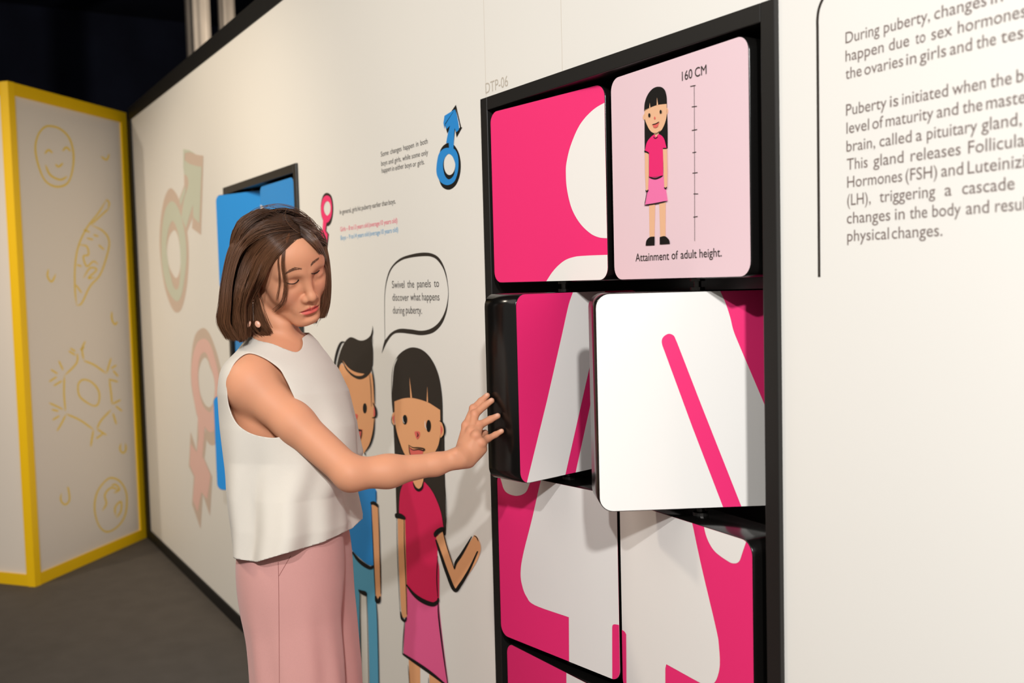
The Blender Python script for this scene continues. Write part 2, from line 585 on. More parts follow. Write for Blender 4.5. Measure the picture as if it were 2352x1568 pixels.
RR = rrect(PW, PH, 0.026)
RRin = rrect(PW - 0.003, PH - 0.003, 0.0245)
def panel(c, r, th, label, base, dx=0.0, group=None, flip=False):
    """one swivel panel: black body, printed sheet on each face; returns (thing, sheet, Plane of the front face)"""
    t = math.radians(th)
    ax = np.array([AX[c] + dx, AY, RZ[r]])
    u = np.array([math.cos(t), math.sin(t), 0]); n = np.array([math.sin(t), -math.cos(t), 0])
    bm = bmesh.new()
    rows = []
    for o, sc in ((PT / 2, 0.0012), (PT / 2 - 0.0012, 0), (-PT / 2 + 0.0012, 0), (-PT / 2, 0.0012)):
        rows.append([bm.verts.new(ax + u * (q[0] * (1 - sc * 5)) + np.array([0, 0, q[1] * (1 - sc * 5)]) + n * o) for q in RR])
    N = len(RR)
    for k in range(3):
        for i in range(N):
            bm.faces.new((rows[k][i], rows[k][(i + 1) % N], rows[k + 1][(i + 1) % N], rows[k + 1][i]))
    bm.faces.new(rows[0][::-1]); bm.faces.new(rows[3])
    bmesh.ops.recalc_face_normals(bm, faces=bm.faces)
    me = bpy.data.meshes.new('swivel_panel'); bm.to_mesh(me); bm.free()
    root = body = link('swivel_panel', me, m_black, DISP[dx])
    body['label'] = label
    for p in me.polygons: p.use_smooth = len(p.vertices) == 4
    P = Plane(ax + n * PT / 2, u, (0, 0, 1))
    sheet = printed('front_sheet', [RRin], base, P, 1, root, px=False)
    P2 = Plane(ax - n * PT / 2, -u, (0, 0, 1))
    printed('rear_sheet', [RRin], m_pale if base is not m_blue and base is not m_pale else (m_pink if base is m_pale else m_lblue), P2, 1, root, px=False)
    return root, root, P
def shape(name, loops, m, P, sheet, layer=2, px=True):
    return printed(name, loops, m, P, layer, sheet, px=px, clip=RRin)

GP = 'pink swivel panels'
# top left: right part cut by the white head of the figure
_, sh, P = panel(0, 0, 5.7, 'hot pink panel with a white half disc, top left of its display', m_pink, group=GP)
k = crop(1100, 160, 3.016)
shape('white_head_shape', [smooth_poly(k([(1000, 180), (868, 232), (780, 290), (700, 385), (640, 520), (610, 640), (605, 720), (613, 830), (645, 960), (700, 1060), (770, 1130), (830, 1160), (890, 1167), (1010, 1170)]), 6)], m_white, P, sh)
shape('white_shoulder_shape', [smooth_poly(k([(463, 1475, 1), (520, 1390), (590, 1325), (660, 1297), (740, 1288), (893, 1282), (980, 1280, 1), (980, 1520, 1), (440, 1520, 1)]), 6)], m_white, P, sh)
# top right: swung to its back, pale pink, girl with a height scale
_, sh, P2 = panel(1, 0, -2.4, 'pale pink swivel panel with a cartoon girl and height scale, top right of the pink display', m_pale, group=GP)
k = crop(1390, 60, 2.53)
cg = lambda nm, loops, m, ly, pr=None: printed(nm, loops, m, P2, ly, pr or sh)
cg('girl_hair', [smooth_poly(k([(232, 735, 1), (232, 480), (245, 420), (275, 370), (310, 352), (340, 362), (358, 400), (362, 460), (366, 600), (366, 710, 1), (340, 712, 1)]), 5)], m_inkblk, 2)
cg('girl_fringe', [smooth_poly(k([(230, 495, 1), (234, 445), (250, 400), (278, 365), (310, 352), (340, 360), (357, 390), (362, 452, 1), (330, 454), (280, 468)]), 5)], m_inkblk, 3)
cg('girl_face', [smooth_poly(k([(233, 487, 1), (300, 460), (361, 452, 1), (362, 510), (352, 560), (330, 605), (298, 622), (268, 610), (245, 570), (233, 530)]), 5), ], m_peach2, 3)
cg('girl_ear', [smooth_poly(k([(232, 510), (222, 528), (228, 545), (234, 540)]), 4)], m_peach2, 3)
cg('girl_ear', [smooth_poly(k([(362, 475), (370, 490), (366, 508), (360, 510)]), 4)], m_peach2, 3)
cg('fringe_gap', [k([(306, 415), (313, 458), (304, 462)])], m_peach2, 4)
cg('fringe_gap', [k([(264, 445), (268, 474), (261, 477)])], m_peach2, 4)
cg('girl_neck', [k([(288, 618), (316, 618), (312, 645), (290, 648)])], m_peach2, 3)
cg('girl_shirt', [smooth_poly(k([(236, 725, 1), (250, 670), (288, 630), (300, 645), (316, 628), (345, 650), (362, 708, 1), (342, 710, 1), (342, 868, 1), (300, 882), (260, 876, 1), (260, 738, 1)]), 4)], m_pink, 4)
cg('girl_skirt', [k([(260, 878), (342, 868), (358, 950), (368, 1015), (300, 1030), (235, 1042), (250, 960)])], m_skirt2, 4)
cg('girl_arm', [k([(237, 735), (258, 740), (260, 860), (256, 955), (243, 955), (238, 850)])], m_peach2, 5)
cg('girl_arm', [k([(342, 712), (366, 712), (368, 850), (366, 938), (350, 938), (346, 850)])], m_peach2, 5)
cg('girl_leg', [k([(259, 1036), (294, 1032), (290, 1225), (262, 1228)])], m_peach2, 3)
cg('girl_leg', [k([(318, 1030), (355, 1024), (354, 1222), (324, 1226)])], m_peach2, 3)
cg('girl_shoe', [smooth_poly(k([(240, 1275, 1), (245, 1245), (265, 1225), (292, 1222, 1), (292, 1272, 1)]), 4)], m_inkblk, 4)
cg('girl_shoe', [smooth_poly(k([(322, 1268, 1), (322, 1225, 1), (352, 1220), (375, 1240), (381, 1264, 1)]), 4)], m_inkblk, 4)
sm = [[k(ell(264, 518, 6, 12))], [k(ell(330, 498, 6, 11))], [k(stroke([(280, 572), (300, 568), (322, 556)], 5))], [k(stroke([(260, 876), (300, 886), (343, 868)], 8))], [k(stroke([(234, 726), (246, 730), (262, 740)], 8))], [k(stroke([(342, 711), (368, 710)], 6))],
      [k(stroke([(235, 1040), (300, 1030), (368, 1016)], 6))], [k(stroke([(242, 952), (250, 962), (258, 950)], 6))], [k(stroke([(350, 936), (358, 944), (366, 934)], 6))], [k(stroke([(288, 642), (298, 652), (314, 642)], 4))], [k(stroke([(252, 952), (236, 1040)], 3))], [k(stroke([(266, 612), (298, 626), (330, 606)], 3))]]
each_printed('ink_line', sm, m_inkblk, P2, 6, sh)
cg('girl_mouth', [k([(282, 574), (320, 560), (312, 584), (300, 592), (288, 590)])], m_red, 5)
cg('girl_nose', [k(ell(294, 534, 4, 8))], m_red, 5)
sm = [[k(stroke([(521, 345), (523, 700), (524, 1248)], 2.2, taper=False))]]
for (xa, ya, xb, yb) in ((498, 350, 529, 344), (507, 469, 537, 465), (507, 606, 538, 600), (511, 735, 533, 731), (511, 854, 541, 850), (517, 974, 544, 974), (516, 1109, 541, 1105)):
    sm.append([k(stroke([(xa, ya), (xb, yb)], 4.0, taper=False))])
merged_printed('height_scale', sm, m_text, P2, 3, sh)
lettering('height_caption', line_words('160 CM', k([(450, 318)])[0], k([(593, 278)])[0], 21, P2), m_text, P2, 3, sh)
lettering('bottom_caption', line_words('Attainment of adult height.', k([(180, 1366)])[0], k([(681, 1336)])[0], 18, P2, 0.34), m_text, P2, 3, sh)
# second row left: swung edge-on, the woman's hand on its black edge
_, sh, P = panel(0, 1, 101.9, 'swivel panel turned edge-on whose black side the woman pushes', m_pink, group=GP)
k = crop(1090, 620, 3.014)
shape('white_arm_shape', [smooth_poly(k([(680, 150, 1), (655, 220), (635, 300), (600, 460), (500, 900, 1), (355, 1490, 1), (622, 1435, 1), (790, 690, 1), (900, 200, 1), (900, 130, 1)]), 5)], m_white, P, sh)
shape('white_body_shape', [k([(693, 1420), (800, 930), (960, 200), (1400, 150), (1400, 1500), (693, 1500)])], m_white, P, sh)
# second row right: big white face swung out, pink stripe
_, sh, P4 = panel(1, 1, 61.6, 'white swivel panel with a hot pink diagonal stripe, swung out of the pink display', m_white, group=GP)
k = crop(1340, 640, 2.613)
shape('pink_stripe_shape', [smooth_poly(k([(470, 385), (478, 350), (510, 330), (540, 340), (556, 370), (580, 430), (640, 585), (700, 740, 1), (950, 1372, 1), (990, 1480, 1), (880, 1480, 1), (838, 1370, 1), (650, 880, 1), (560, 635), (492, 450)]), 6)], m_pink, P4, sh)
shape('pink_corner_shape', [smooth_poly(k([(795, 20, 1), (850, 140), (880, 230), (900, 310), (940, 410), (1080, 740, 1), (1500, 1750, 1), (1700, 1750, 1), (1700, 20, 1)]), 6)], m_pink, P4, sh)
# third row
_, sh, P = panel(0, 2, 8.7, 'hot pink swivel panel with a white sleeve shape below the edge-on panel', m_pink, group=GP)
k = crop(1100, 1060, 3.086)
shape('white_hand_shape', [smooth_poly(k([(160, 60), (165, 150), (195, 215), (265, 241), (330, 220), (360, 160), (390, 60), (300, -40)]), 5)], m_white, P, sh)
shape('white_dress_shape', [smooth_poly(k([(480, 0, 1), (437, 150), (380, 400), (315, 660), (298, 790), (310, 880), (340, 955), (400, 1016), (640, 1101, 1), (642, 1430, 1), (640, 1520, 1), (1100, 1660, 1), (1100, 0, 1)]), 6)], m_white, P, sh)
shape('pink_gap_shape', [smooth_poly(k([(948, 1200, 1), (949, 1164), (958, 1152), (980, 1152), (1040, 1165, 1), (1040, 1640, 1), (949, 1620, 1)]), 5)], m_pink, P, sh, 3)
_, sh, P = panel(1, 2, -3.2, 'white and hot pink swivel panel below the white panel with the stripe', m_pink, group=GP)
k = crop(1400, 1120, 3.5)
shape('white_dress_shape', [smooth_poly(k([(0, 0, 1), (600, 0, 1), (665, 270), (740, 620), (860, 1130), (882, 1260), (890, 1420), (870, 1520), (840, 1570), (790, 1590), (740, 1570), (460, 1416, 1), (452, 1450, 1), (452, 1800, 1), (0, 1800, 1)]), 6)], m_white, P, sh)
shape('white_hand_shape', [smooth_poly(k([(745, 200, 1), (760, 300), (790, 410), (850, 510), (950, 585), (1000, 606), (1045, 590), (1075, 510), (1120, 380, 1), (1100, 200, 1)]), 6)], m_white, P, sh)
shape('pink_gap_shape', [smooth_poly(k([(60, 1130, 1), (105, 1140), (135, 1170), (139, 1240), (142, 1800, 1), (60, 1800, 1)]), 5)], m_pink, P, sh, 3)
# bottom row, only its upper edge in the picture
_, sh, P = panel(0, 3, 3.0, 'hot pink swivel panel cut by the bottom of the picture, lowest on the left', m_pink, group=GP)
k = crop(1100, 1060, 3.086)
shape('white_leg_shape', [k([(622, 1400), (628, 2600), (1200, 2600), (1200, 1400)])], m_white, P, sh)
_, sh, P = panel(1, 3, 0.0, 'lowest right swivel panel of the pink display, below the bottom of the picture', m_pink, group=GP)

GB = 'blue swivel panels'
HC = Plane((AX[0] + DX + 0.0, AY - PT / 2, 0), (1, 0, 0), (0, 0, 1))
for r, c, th, lb in ((0, 0, 20, 'blue swivel panel swung out at the top left of the blue display'), (0, 1, 0, 'flat blue swivel panel at the top right of the blue display'),
                     (1, 0, 0, 'blue swivel panel hidden behind the woman, second row left'), (1, 1, 0, 'blue swivel panel hidden behind the woman, second row right'),
                     (2, 0, 47, 'blue swivel panel swung out low behind the woman\'s back'), (2, 1, 0, 'blue swivel panel hidden behind the woman, third row right'),
                     (3, 0, 0, 'blue swivel panel hidden behind the woman, bottom row left'), (3, 1, 0, 'blue swivel panel hidden behind the woman, bottom row right')):
    _, sh, P = panel(c, r, th, lb, m_blue, DX, GB)
    if r == 0:
        cx = PW / 2 if c == 0 else -PW / 2
        shape('white_head_shape', [ell(cx + (0.03 if c == 0 else -0.03), 0.0, 0.13, 0.13, 48)], m_white, P, sh, 2, px=False)
# ------------------------------------------------------------------ what is printed on the wall
def wallroot(name, px, py, label, cat, group=None):
    p = on_plane(px, py, WALL.o, WALL.n)
    return tag(empty(name, (p[0], 0, p[2])), label, cat, group)

A = crop(740, 560, 3.136)
Bc = crop(760, 1040, 2.97)
# --- cartoon girl
g = wallroot('printed_girl', 965, 1560, 'life-size cartoon girl with black fringe and crimson shirt printed on the wall', 'wall figure')
W = lambda nm, loops, m, ly: printed(nm, loops, m, WALL, ly, g)
W('hair', [smooth_poly([(904, 975, 1), (1021, 975, 1), (1022.5, 1090), (1025, 1215), (1020, 1230, 1), (990, 1190, 1), (911, 1182, 1), (908, 1080)], 5)], m_ink, 1)
W('face', [smooth_poly(A([(523, 1100, 1), (523, 1230), (535, 1330), (560, 1420), (590, 1500), (630, 1560), (690, 1590), (750, 1570), (800, 1520), (838, 1450), (853, 1370), (857, 1290), (856, 1190, 1), (800, 1080, 1)]), 5)], m_peach, 2)
W('neck', [smooth_poly(Bc([(560, 150, 1), (640, 150, 1), (632, 200), (622, 235), (605, 245), (583, 230), (568, 200)]), 5)], m_peach, 4)
W('fringe', [smooth_poly(A([(512, 1215, 1), (503, 1110), (503, 960), (515, 880), (545, 810), (590, 768), (640, 746), (690, 749), (735, 770), (780, 815), (820, 885), (848, 970), (864, 1070), (870, 1150), (872, 1290, 1), (855, 1290, 1), (853, 1195, 1), (800, 1160), (760, 1138), (700, 1118), (640, 1107), (580, 1113), (523, 1133, 1), (524, 1212, 1)]), 6)], m_ink, 3)
W('fringe_gap', [A([(634, 960), (652, 1109), (640, 1108)])], m_peach, 4)
W('fringe_gap', [A([(762, 1025), (767, 1140), (757, 1136)])], m_peach, 4)
W('hair_highlight', [smooth_poly(A([(548, 820, 1), (522, 890), (512, 1000), (507, 1070, 1), (508, 980), (514, 900), (530, 845)]), 4)], m_wall, 4)
W('ear', [smooth_poly(A([(524, 1208, 1), (510, 1225), (505, 1255), (511, 1290), (526, 1306, 1)]), 5)], m_peach, 4)
W('ear', [smooth_poly(A([(855, 1278, 1), (872, 1295), (884, 1330), (884, 1365), (872, 1388), (856, 1396, 1)]), 5)], m_peach, 4)
each_printed('ear_blush', [[smooth_poly(A([(524, 1228, 1), (512, 1255), (525, 1296, 1)]), 5)], [smooth_poly(A([(858, 1300, 1), (873, 1335), (860, 1378, 1)]), 5)]], m_red, WALL, 5, g)
W('eye', [A(ell(600, 1265, 17, 35))], m_inkblk, 4)
W('eye', [A(ell(771, 1310, 17, 44))], m_inkblk, 4)
W('nose', [smooth_poly(A([(671, 1352), (705, 1352), (707, 1380), (692, 1405), (680, 1392)]), 5)], m_red, 4)
W('tongue', [smooth_poly(A([(632, 1462, 1), (660, 1478), (700, 1480), (735, 1482, 1), (728, 1510), (712, 1540), (650, 1540), (638, 1500)]), 5)], m_red, 4)
W('shirt', [smooth_poly(Bc([(500, 200, 1), (560, 190), (575, 215, 1), (605, 250), (635, 205, 1), (645, 200), (700, 270), (750, 390), (772, 510, 1), (735, 550, 1), (730, 700), (742, 800), (742, 1010, 1), (690, 1020), (620, 990), (560, 945), (520, 895, 1), (515, 650), (508, 440, 1), (468, 420, 1), (470, 330), (478, 260)]), 5)], m_shirt, 3)
W('skirt', [smooth_poly(Bc([(520, 900, 1), (600, 980), (690, 1030), (740, 1010, 1), (748, 1120), (772, 1330), (803, 1575, 1), (775, 1565, 1), (640, 1470), (497, 1370, 1), (500, 1260), (508, 1150, 1), (523, 1110, 1)]), 5)], m_skirt, 2)
W('leg', [Bc([(532, 1400), (610, 1450), (618, 2560), (548, 2560)])], m_peach, 1)
W('leg', [Bc([(672, 1500), (760, 1560), (768, 2560), (692, 2560)])], m_peach, 1)
W('arm', [smooth_poly(Bc([(460, 440, 1), (511, 450, 1), (515, 650), (522, 900), (525, 1105, 1), (512, 1122), (488, 1098), (474, 900), (464, 650)]), 5)], m_peach, 4)
W('arm', [smooth_poly(Bc([(722, 575, 1), (770, 530, 1), (800, 640), (846, 785, 1), (900, 690), (970, 578), (988, 560), (1012, 590), (1027, 650), (1003, 730), (945, 825), (885, 910), (850, 935), (820, 890), (765, 710)]), 5)], m_peach, 4)
ms = []
for pts, a_, b_ in (([(455, 445), (458, 640), (466, 850), (478, 1080)], 2.5, 4), ([(505, 452), (508, 650), (518, 890), (524, 1100)], 3, 5), ([(520, 895), (570, 960), (630, 1005), (700, 1030), (735, 1010), (738, 985)], 7, 30), ([(735, 700), (728, 850), (735, 980)], 3, 6), ([(737, 1020), (742, 1120), (768, 1330), (803, 1570)], 5, 9), ([(497, 1368), (590, 1430), (690, 1500), (785, 1575)], 12, 22),
                  ([(508, 1150), (500, 1260), (494, 1370)], 4, 6), ([(850, 790), (860, 745), (900, 685), (968, 568)], 6, 20), ([(722, 590), (745, 660), (800, 820), (850, 932), (890, 895), (950, 795), (1008, 668)], 8, 24), ([(770, 530), (800, 640), (850, 792)], 4, 7), ([(980, 562), (1000, 572), (1012, 600)], 2, 6), ([(566, 200), (582, 236), (606, 252), (628, 234), (637, 195)], 4, 18), ([(783, 180), (793, 330), (795, 450), (784, 560)], 2, 3.5),
                  ([(532, 1445), (538, 1520), (542, 1600)], 2, 4), ([(672, 1530), (674, 1600)], 2, 4), ([(480, 1080), (490, 1125), (510, 1142), (522, 1118)], 6, 18)):
    ms.append([Bc(stroke(pts, a_, b_))])
for poly in ([(445, 412), (480, 411), (511, 432), (511, 453), (475, 446), (447, 440)], [(708, 545), (735, 515), (771, 503), (776, 530), (745, 545), (716, 573)]):
    ms.append([smooth_poly(Bc(poly), 4)])
for pts, a_, b_ in (([(628, 1446), (660, 1464), (700, 1466), (740, 1474), (735, 1486), (700, 1478), (660, 1482), (634, 1462)], 3, 9), ([(630, 1450), (636, 1500), (648, 1530)], 3, 5), ([(852, 1272), (872, 1282), (888, 1325), (886, 1370), (862, 1398)], 3, 13), ([(858, 1400), (855, 1450), (850, 1500)], 4, 5), ([(690, 1356), (697, 1375), (690, 1390)], 2, 7), ([(508, 1240), (506, 1280), (520, 1308)], 2, 4), ([(524, 1310), (540, 1380), (566, 1450)], 3, 5)):
    ms.append([A(stroke(pts, a_, b_))])
each_printed('ink_line', ms, m_inkblk, WALL, 6, g)
each_printed('eye_glint', [[A(stroke([(748, 1272), (750, 1310), (760, 1335)], 2, 6))], [A(stroke([(586, 1240), (590, 1275), (600, 1290)], 2, 4))]], m_wall, WALL, 6, g)

# --- cartoon boy
g = wallroot('printed_boy', 845, 1560, 'life-size cartoon boy with quiff and blue clothes printed on the wall, half behind the woman', 'wall figure')
W = lambda nm, loops, m, ly: printed(nm, loops, m, WALL, ly, g)
W('face', [smooth_poly(A([(150, 855, 1), (170, 880), (340, 905, 1), (366, 960), (378, 1080), (383, 1250), (374, 1350), (350, 1440), (308, 1500), (250, 1510), (180, 1450), (120, 1330), (100, 1180), (100, 1000), (120, 890)]), 5)], m_peach, 1)
W('ear', [smooth_poly(A([(366, 1150, 1), (386, 1165), (394, 1215), (384, 1245), (364, 1248, 1)]), 5)], m_peach, 2)
W('ear_blush', [smooth_poly(A([(374, 1172, 1), (390, 1200), (384, 1236), (372, 1240, 1)]), 5)], m_red, 3)
W('hair', [smooth_poly(A([(100, 965, 1), (108, 880), (128, 790), (160, 715), (195, 676), (225, 674), (270, 694), (312, 690), (348, 662), (362, 620), (366, 585, 1), (370, 640), (361, 690), (369, 760), (369, 860), (362, 890, 1), (350, 925), (315, 960), (270, 974), (220, 952), (175, 905), (150, 856), (128, 875), (112, 960, 1)]), 6)], m_ink, 3)
W('fringe_gap', [smooth_poly(A([(148, 835, 1), (195, 893), (250, 924), (310, 935, 1), (285, 949), (240, 945), (190, 905)]), 5)], m_peach, 4)
W('eye', [A(ell(310, 1183, 14, 37))], m_inkblk, 3)
W('eye', [A(ell(188, 1125, 10, 30))], m_inkblk, 3)
W('nose', [smooth_poly(A([(232, 1226), (257, 1228), (256, 1252), (243, 1270), (235, 1258)]), 5)], m_red, 3)
W('mouth', [smooth_poly(A([(215, 1340, 1), (292, 1334, 1), (288, 1370), (278, 1412), (262, 1400), (235, 1385)]), 5)], m_red, 3)
W('neck', [[(786, 1020), (832, 1020), (830, 1100), (790, 1105)]], m_peach, 0.6)
W('shirt', [smooth_poly(Bc([(60, 320, 1), (80, 200), (130, 150, 1), (180, 190), (220, 150, 1), (270, 180), (314, 262, 1), (313, 345, 1), (284, 345, 1), (290, 600), (297, 765, 1), (272, 768), (230, 745), (150, 670), (60, 560, 1)]), 5)], m_blue, 1)
W('trousers', [smooth_poly(Bc([(60, 580, 1), (150, 690), (230, 765), (297, 785, 1), (312, 1000), (326, 1300), (344, 2190, 1), (274, 2190, 1), (260, 1300), (246, 960, 1), (196, 948, 1), (203, 1300), (218, 2190, 1), (60, 2190, 1)]), 5)], m_lblue, 2)
W('arm', [smooth_poly(Bc([(282, 348, 1), (325, 368, 1), (335, 600), (345, 970), (335, 985), (310, 975), (300, 780)]), 5)], m_peach, 4)
ms = []
for pts, a_, b_ in (([(150, 672), (200, 735), (268, 780), (297, 768)], 10, 26), ([(280, 345), (292, 600), (300, 790), (309, 970)], 3, 5), ([(328, 368), (337, 600), (346, 960)], 3, 5), ([(310, 972), (318, 1004), (332, 1010), (342, 976)], 8, 26), ([(314, 262), (315, 330)], 3, 4), ([(314, 1000), (326, 1250), (344, 2190)], 3, 5), ([(204, 955), (204, 1200), (222, 2190)], 4, 5), ([(248, 970), (257, 1250), (275, 2190)], 3, 4)):
    ms.append([Bc(stroke(pts, a_, b_))])
ms.append([smooth_poly(Bc([(276, 335), (300, 328), (328, 350), (326, 370), (300, 352), (280, 350)]), 4)])
ms.append([smooth_poly(Bc([(193, 930), (215, 935), (246, 945), (246, 973), (205, 955)]), 4)])
for pts, a_, b_ in (([(167, 703), (140, 712), (115, 770), (97, 850), (88, 945)], 4, 16), ([(362, 885), (378, 1000), (384, 1150)], 4, 9), ([(383, 1255), (376, 1350), (352, 1440), (310, 1505)], 4, 13), ([(346, 940), (356, 1040), (360, 1170)], 2, 4), ([(372, 1142), (392, 1190), (392, 1240), (365, 1252)], 4, 14), ([(212, 1340), (290, 1340)], 6, 18), ([(290, 1338), (286, 1380), (274, 1415)], 3, 6), ([(236, 1240), (240, 1266), (252, 1262)], 2, 8), ([(310, 1500), (318, 1520)], 4, 8), ([(366, 660), (370, 720)], 2, 3)):
    ms.append([A(stroke(pts, a_, b_))])
each_printed('ink_line', ms, m_inkblk, WALL, 6, g)

# --- speech bubble
g = wallroot('speech_bubble', 955, 770, 'printed speech bubble with brown outline above the cartoon girl, asking to swivel the panels', 'speech bubble')
outer = smooth_poly(A([(429, 790, 1), (441, 730), (452, 690, 1), (449, 500), (451, 350), (468, 240), (500, 165), (560, 106), (640, 76), (730, 62), (800, 72), (850, 110), (888, 190), (907, 290), (911, 380), (897, 490), (860, 580), (800, 638), (720, 657), (640, 648), (560, 640), (512, 652), (470, 705)]), 6)
inner = smooth_poly(A([(454, 692, 1), (500, 638), (560, 611), (640, 615), (720, 625), (790, 606), (845, 560), (887, 480), (907, 380), (903, 290), (878, 190), (835, 122), (790, 93), (730, 88), (640, 98), (572, 118), (512, 166), (476, 240), (455, 350), (452, 500)]), 6)
printed('bubble_outline', [outer, inner], m_ink, WALL, 1, g)
wl = []
for t, a_, b_ in (('Swivel the panels to', (505, 318), (843, 309)), ('discover what happens', (508, 409), (846, 405)), ('during puberty.', (511, 501), (720, 499))):
    wl += line_words(t, A([a_])[0], A([b_])[0], 52 / 3.136, WALL, 0.55 if 'Swivel' in t else 0.3)
lettering('bubble_text', wl, m_text, WALL, 1, g)

# --- texts on the wall
Cc = crop(700, 220, 3.92)
wl = []
for t, a_, b_, gp in (('Some changes happen in both', (687, 549), (1108, 429), 0.5), ('boys and girls, while some only', (690, 632), (1112, 531), 0.36), ('happen in either boys or girls.', (694, 696), (1080, 618), 0.3)):
    wl += line_words(t, Cc([a_])[0], Cc([b_])[0], 45 / 3.92, WALL, gp)
tag(lettering('wall_text', wl, m_text), 'three-line grey printed text about changes in both boys and girls, left of the blue symbol', 'wall text')
g = wallroot('wall_text', 848, 540, 'printed text in grey, pink and blue lines giving puberty ages, beside the small pink symbol', 'wall text')
lettering('grey_line', line_words('In general, girls hit puberty earlier than boys.', Cc([(317, 1067)])[0], Cc([(820, 969)])[0], 42 / 3.92, WALL, 0.27), m_text, WALL, 1, g)
lettering('pink_line', line_words('Girls – 8 to 13 years old (average 10 years old)', Cc([(322, 1221)])[0], Cc([(835, 1141)])[0], 40 / 3.92, WALL, 0.27), m_tpink, WALL, 1, g)
lettering('blue_line', line_words('Boys – 9 to 14 years old (average 10 years old)', Cc([(325, 1298)])[0], Cc([(842, 1223)])[0], 40 / 3.92, WALL, 0.27), m_tblue, WALL, 1, g)
D6 = crop(1090, 0, 6.03)
tag(lettering('wall_text', line_words('DTP-06', D6([(155, 1297)])[0], D6([(467, 1210)])[0], 24, WALL), m_code), 'pale grey printed code above the corner of the pink display frame', 'wall text')

# --- right-hand text block with its rounded line
R = crop(1780, 0, 2.306)
def wall_x(px, z):
    """wall x of the point at height z that appears in image column px"""
    k = (px - 1176) / FPX
    q = RGT - k * FWD
    c = np.array([0, 0, z]) - CAM
    return -(c @ q) / q[0]
rows = [(375, 231, [('During', 375, 555), ('puberty,', 578, 822), ('changes', 845, 1122), ('in', 1145, 1208)]),
        (375, 327, [('happen', 375, 577), ('due', 605, 712), ('to', 745, 798), ('sex', 830, 940), ('hormones', 970, 1332)]),
        (377, 420, [('the', 375, 460), ('ovaries', 475, 680), ('in', 697, 750), ('girls', 768, 908), ('and', 928, 1045), ('the', 1068, 1172), ('testes', 1198, 1445)]),
        (380, 612, [('Puberty', 378, 592), ('is', 610, 655), ('initiated', 675, 918), ('when', 940, 1118), ('the', 1142, 1255), ('brain', 1280, 1470)]),
        (380, 708, [('level', 380, 500), ('of', 517, 575), ('maturity', 588, 840), ('and', 858, 972), ('the', 995, 1100), ('master', 1120, 1370)]),
        (382, 804, [('brain,', 380, 532), ('called', 555, 725), ('a', 748, 780), ('pituitary', 806, 1072), ('gland,', 1095, 1308)]),
        (384, 900, [('This', 382, 492), ('gland', 522, 682), ('releases', 720, 985), ('Follicular', 1025, 1365)]),
        (384, 994, [('Hormones', 384, 675), ('(FSH)', 693, 860), ('and', 882, 998), ('Luteinizing', 1022, 1425)]),
        (384, 1088, [('(LH),', 384, 508), ('triggering', 555, 850), ('a', 900, 937), ('cascade', 993, 1270)]),
        (384, 1184, [('changes', 382, 612), ('in', 637, 688), ('the', 715, 808), ('body', 835, 985), ('and', 1013, 1135), ('result', 1168, 1360)]),
        (386, 1278, [('physical', 384, 605), ('changes.', 620, 888)])]
wl = []; brk = 0
for bx_, by_, wds in rows:
    if bx_ == 380 and not brk: brk = len(wl)
    z = WALL.uv(*R([(bx_, by_)])[0])[1]
    ztop = WALL.uv(*R([(bx_, by_ - 60)])[0])[1]
    for t, a_, b_ in wds:
        wl.append((t, wall_x(a_ / 2.306 + 1780, z), wall_x(b_ / 2.306 + 1780, z), z, ztop - z))
g = wallroot('wall_text', 2000, 600, 'large blurred brown printed paragraph about sex hormones on the right side of the wall', 'wall text')
lettering('paragraph', wl[:brk], m_rtext, WALL, 1, g)
lettering('paragraph', wl[brk:], m_rtext, WALL, 1, g)
za, zb = WALL.uv(1883, 636)[1], WALL.uv(1877, 46)[1]
xa = (WALL.uv(1883, 636)[0] + WALL.uv(1877, 46)[0]) / 2
rad = 0.042
path = [(xa, za), (xa, (za + zb) / 2), (xa, zb - 0.03), (xa, zb - 0.012), (xa, zb)] + [(xa + rad * (1 - math.cos(t)), zb + rad * math.sin(t)) for t in (0.35, 0.7, 1.05, 1.3, 1.57)] + [(xa + 0.3, zb + rad), (xa + 0.62, zb + rad)]
cl_ = printed('corner_line', [stroke(path, 0.0048, None, 6, False)], m_ink, WALL, 1, g, px=False)

# --- male / female signs
g = wallroot('male_sign', 1031, 435, 'small blue printed male symbol with black shadow beside the pink display', 'wall symbol')
W = lambda nm, loops, m, ly: printed(nm, loops, m, WALL, ly, g)
W('ring_shadow', [smooth_poly(Cc([(1200, 640), (1203, 570), (1222, 490), (1255, 443), (1300, 424), (1348, 446), (1390, 520), (1406, 620), (1396, 720), (1360, 805), (1300, 845), (1240, 820), (1207, 740)]), 6), Cc(ell(1305, 615, 52, 98))], m_inkblk, 1)
W('arrow_shadow', [smooth_poly(Cc([(1363, 80, 1), (1255, 235, 1), (1270, 280, 1), (1286, 340, 1), (1305, 300, 1), (1300, 430, 1), (1342, 440, 1), (1356, 300, 1), (1370, 375, 1), (1420, 285, 1), (1410, 282, 1)]), 4)], m_inkblk, 1.4)
W('arrow_glint', [Cc([(1366, 118), (1402, 282), (1396, 295), (1388, 240)])], m_wall, 3)
W('ring', [smooth_poly(Cc([(1189, 690), (1193, 600), (1212, 520), (1255, 476), (1300, 468), (1348, 478), (1378, 525), (1388, 600), (1380, 690), (1350, 770), (1298, 802), (1248, 792), (1212, 755)]), 6), smooth_poly(Cc([(1248, 640), (1252, 590), (1272, 545), (1300, 522), (1332, 545), (1355, 600), (1358, 650), (1342, 720), (1300, 752), (1264, 715)]), 6)], m_blue, 2)
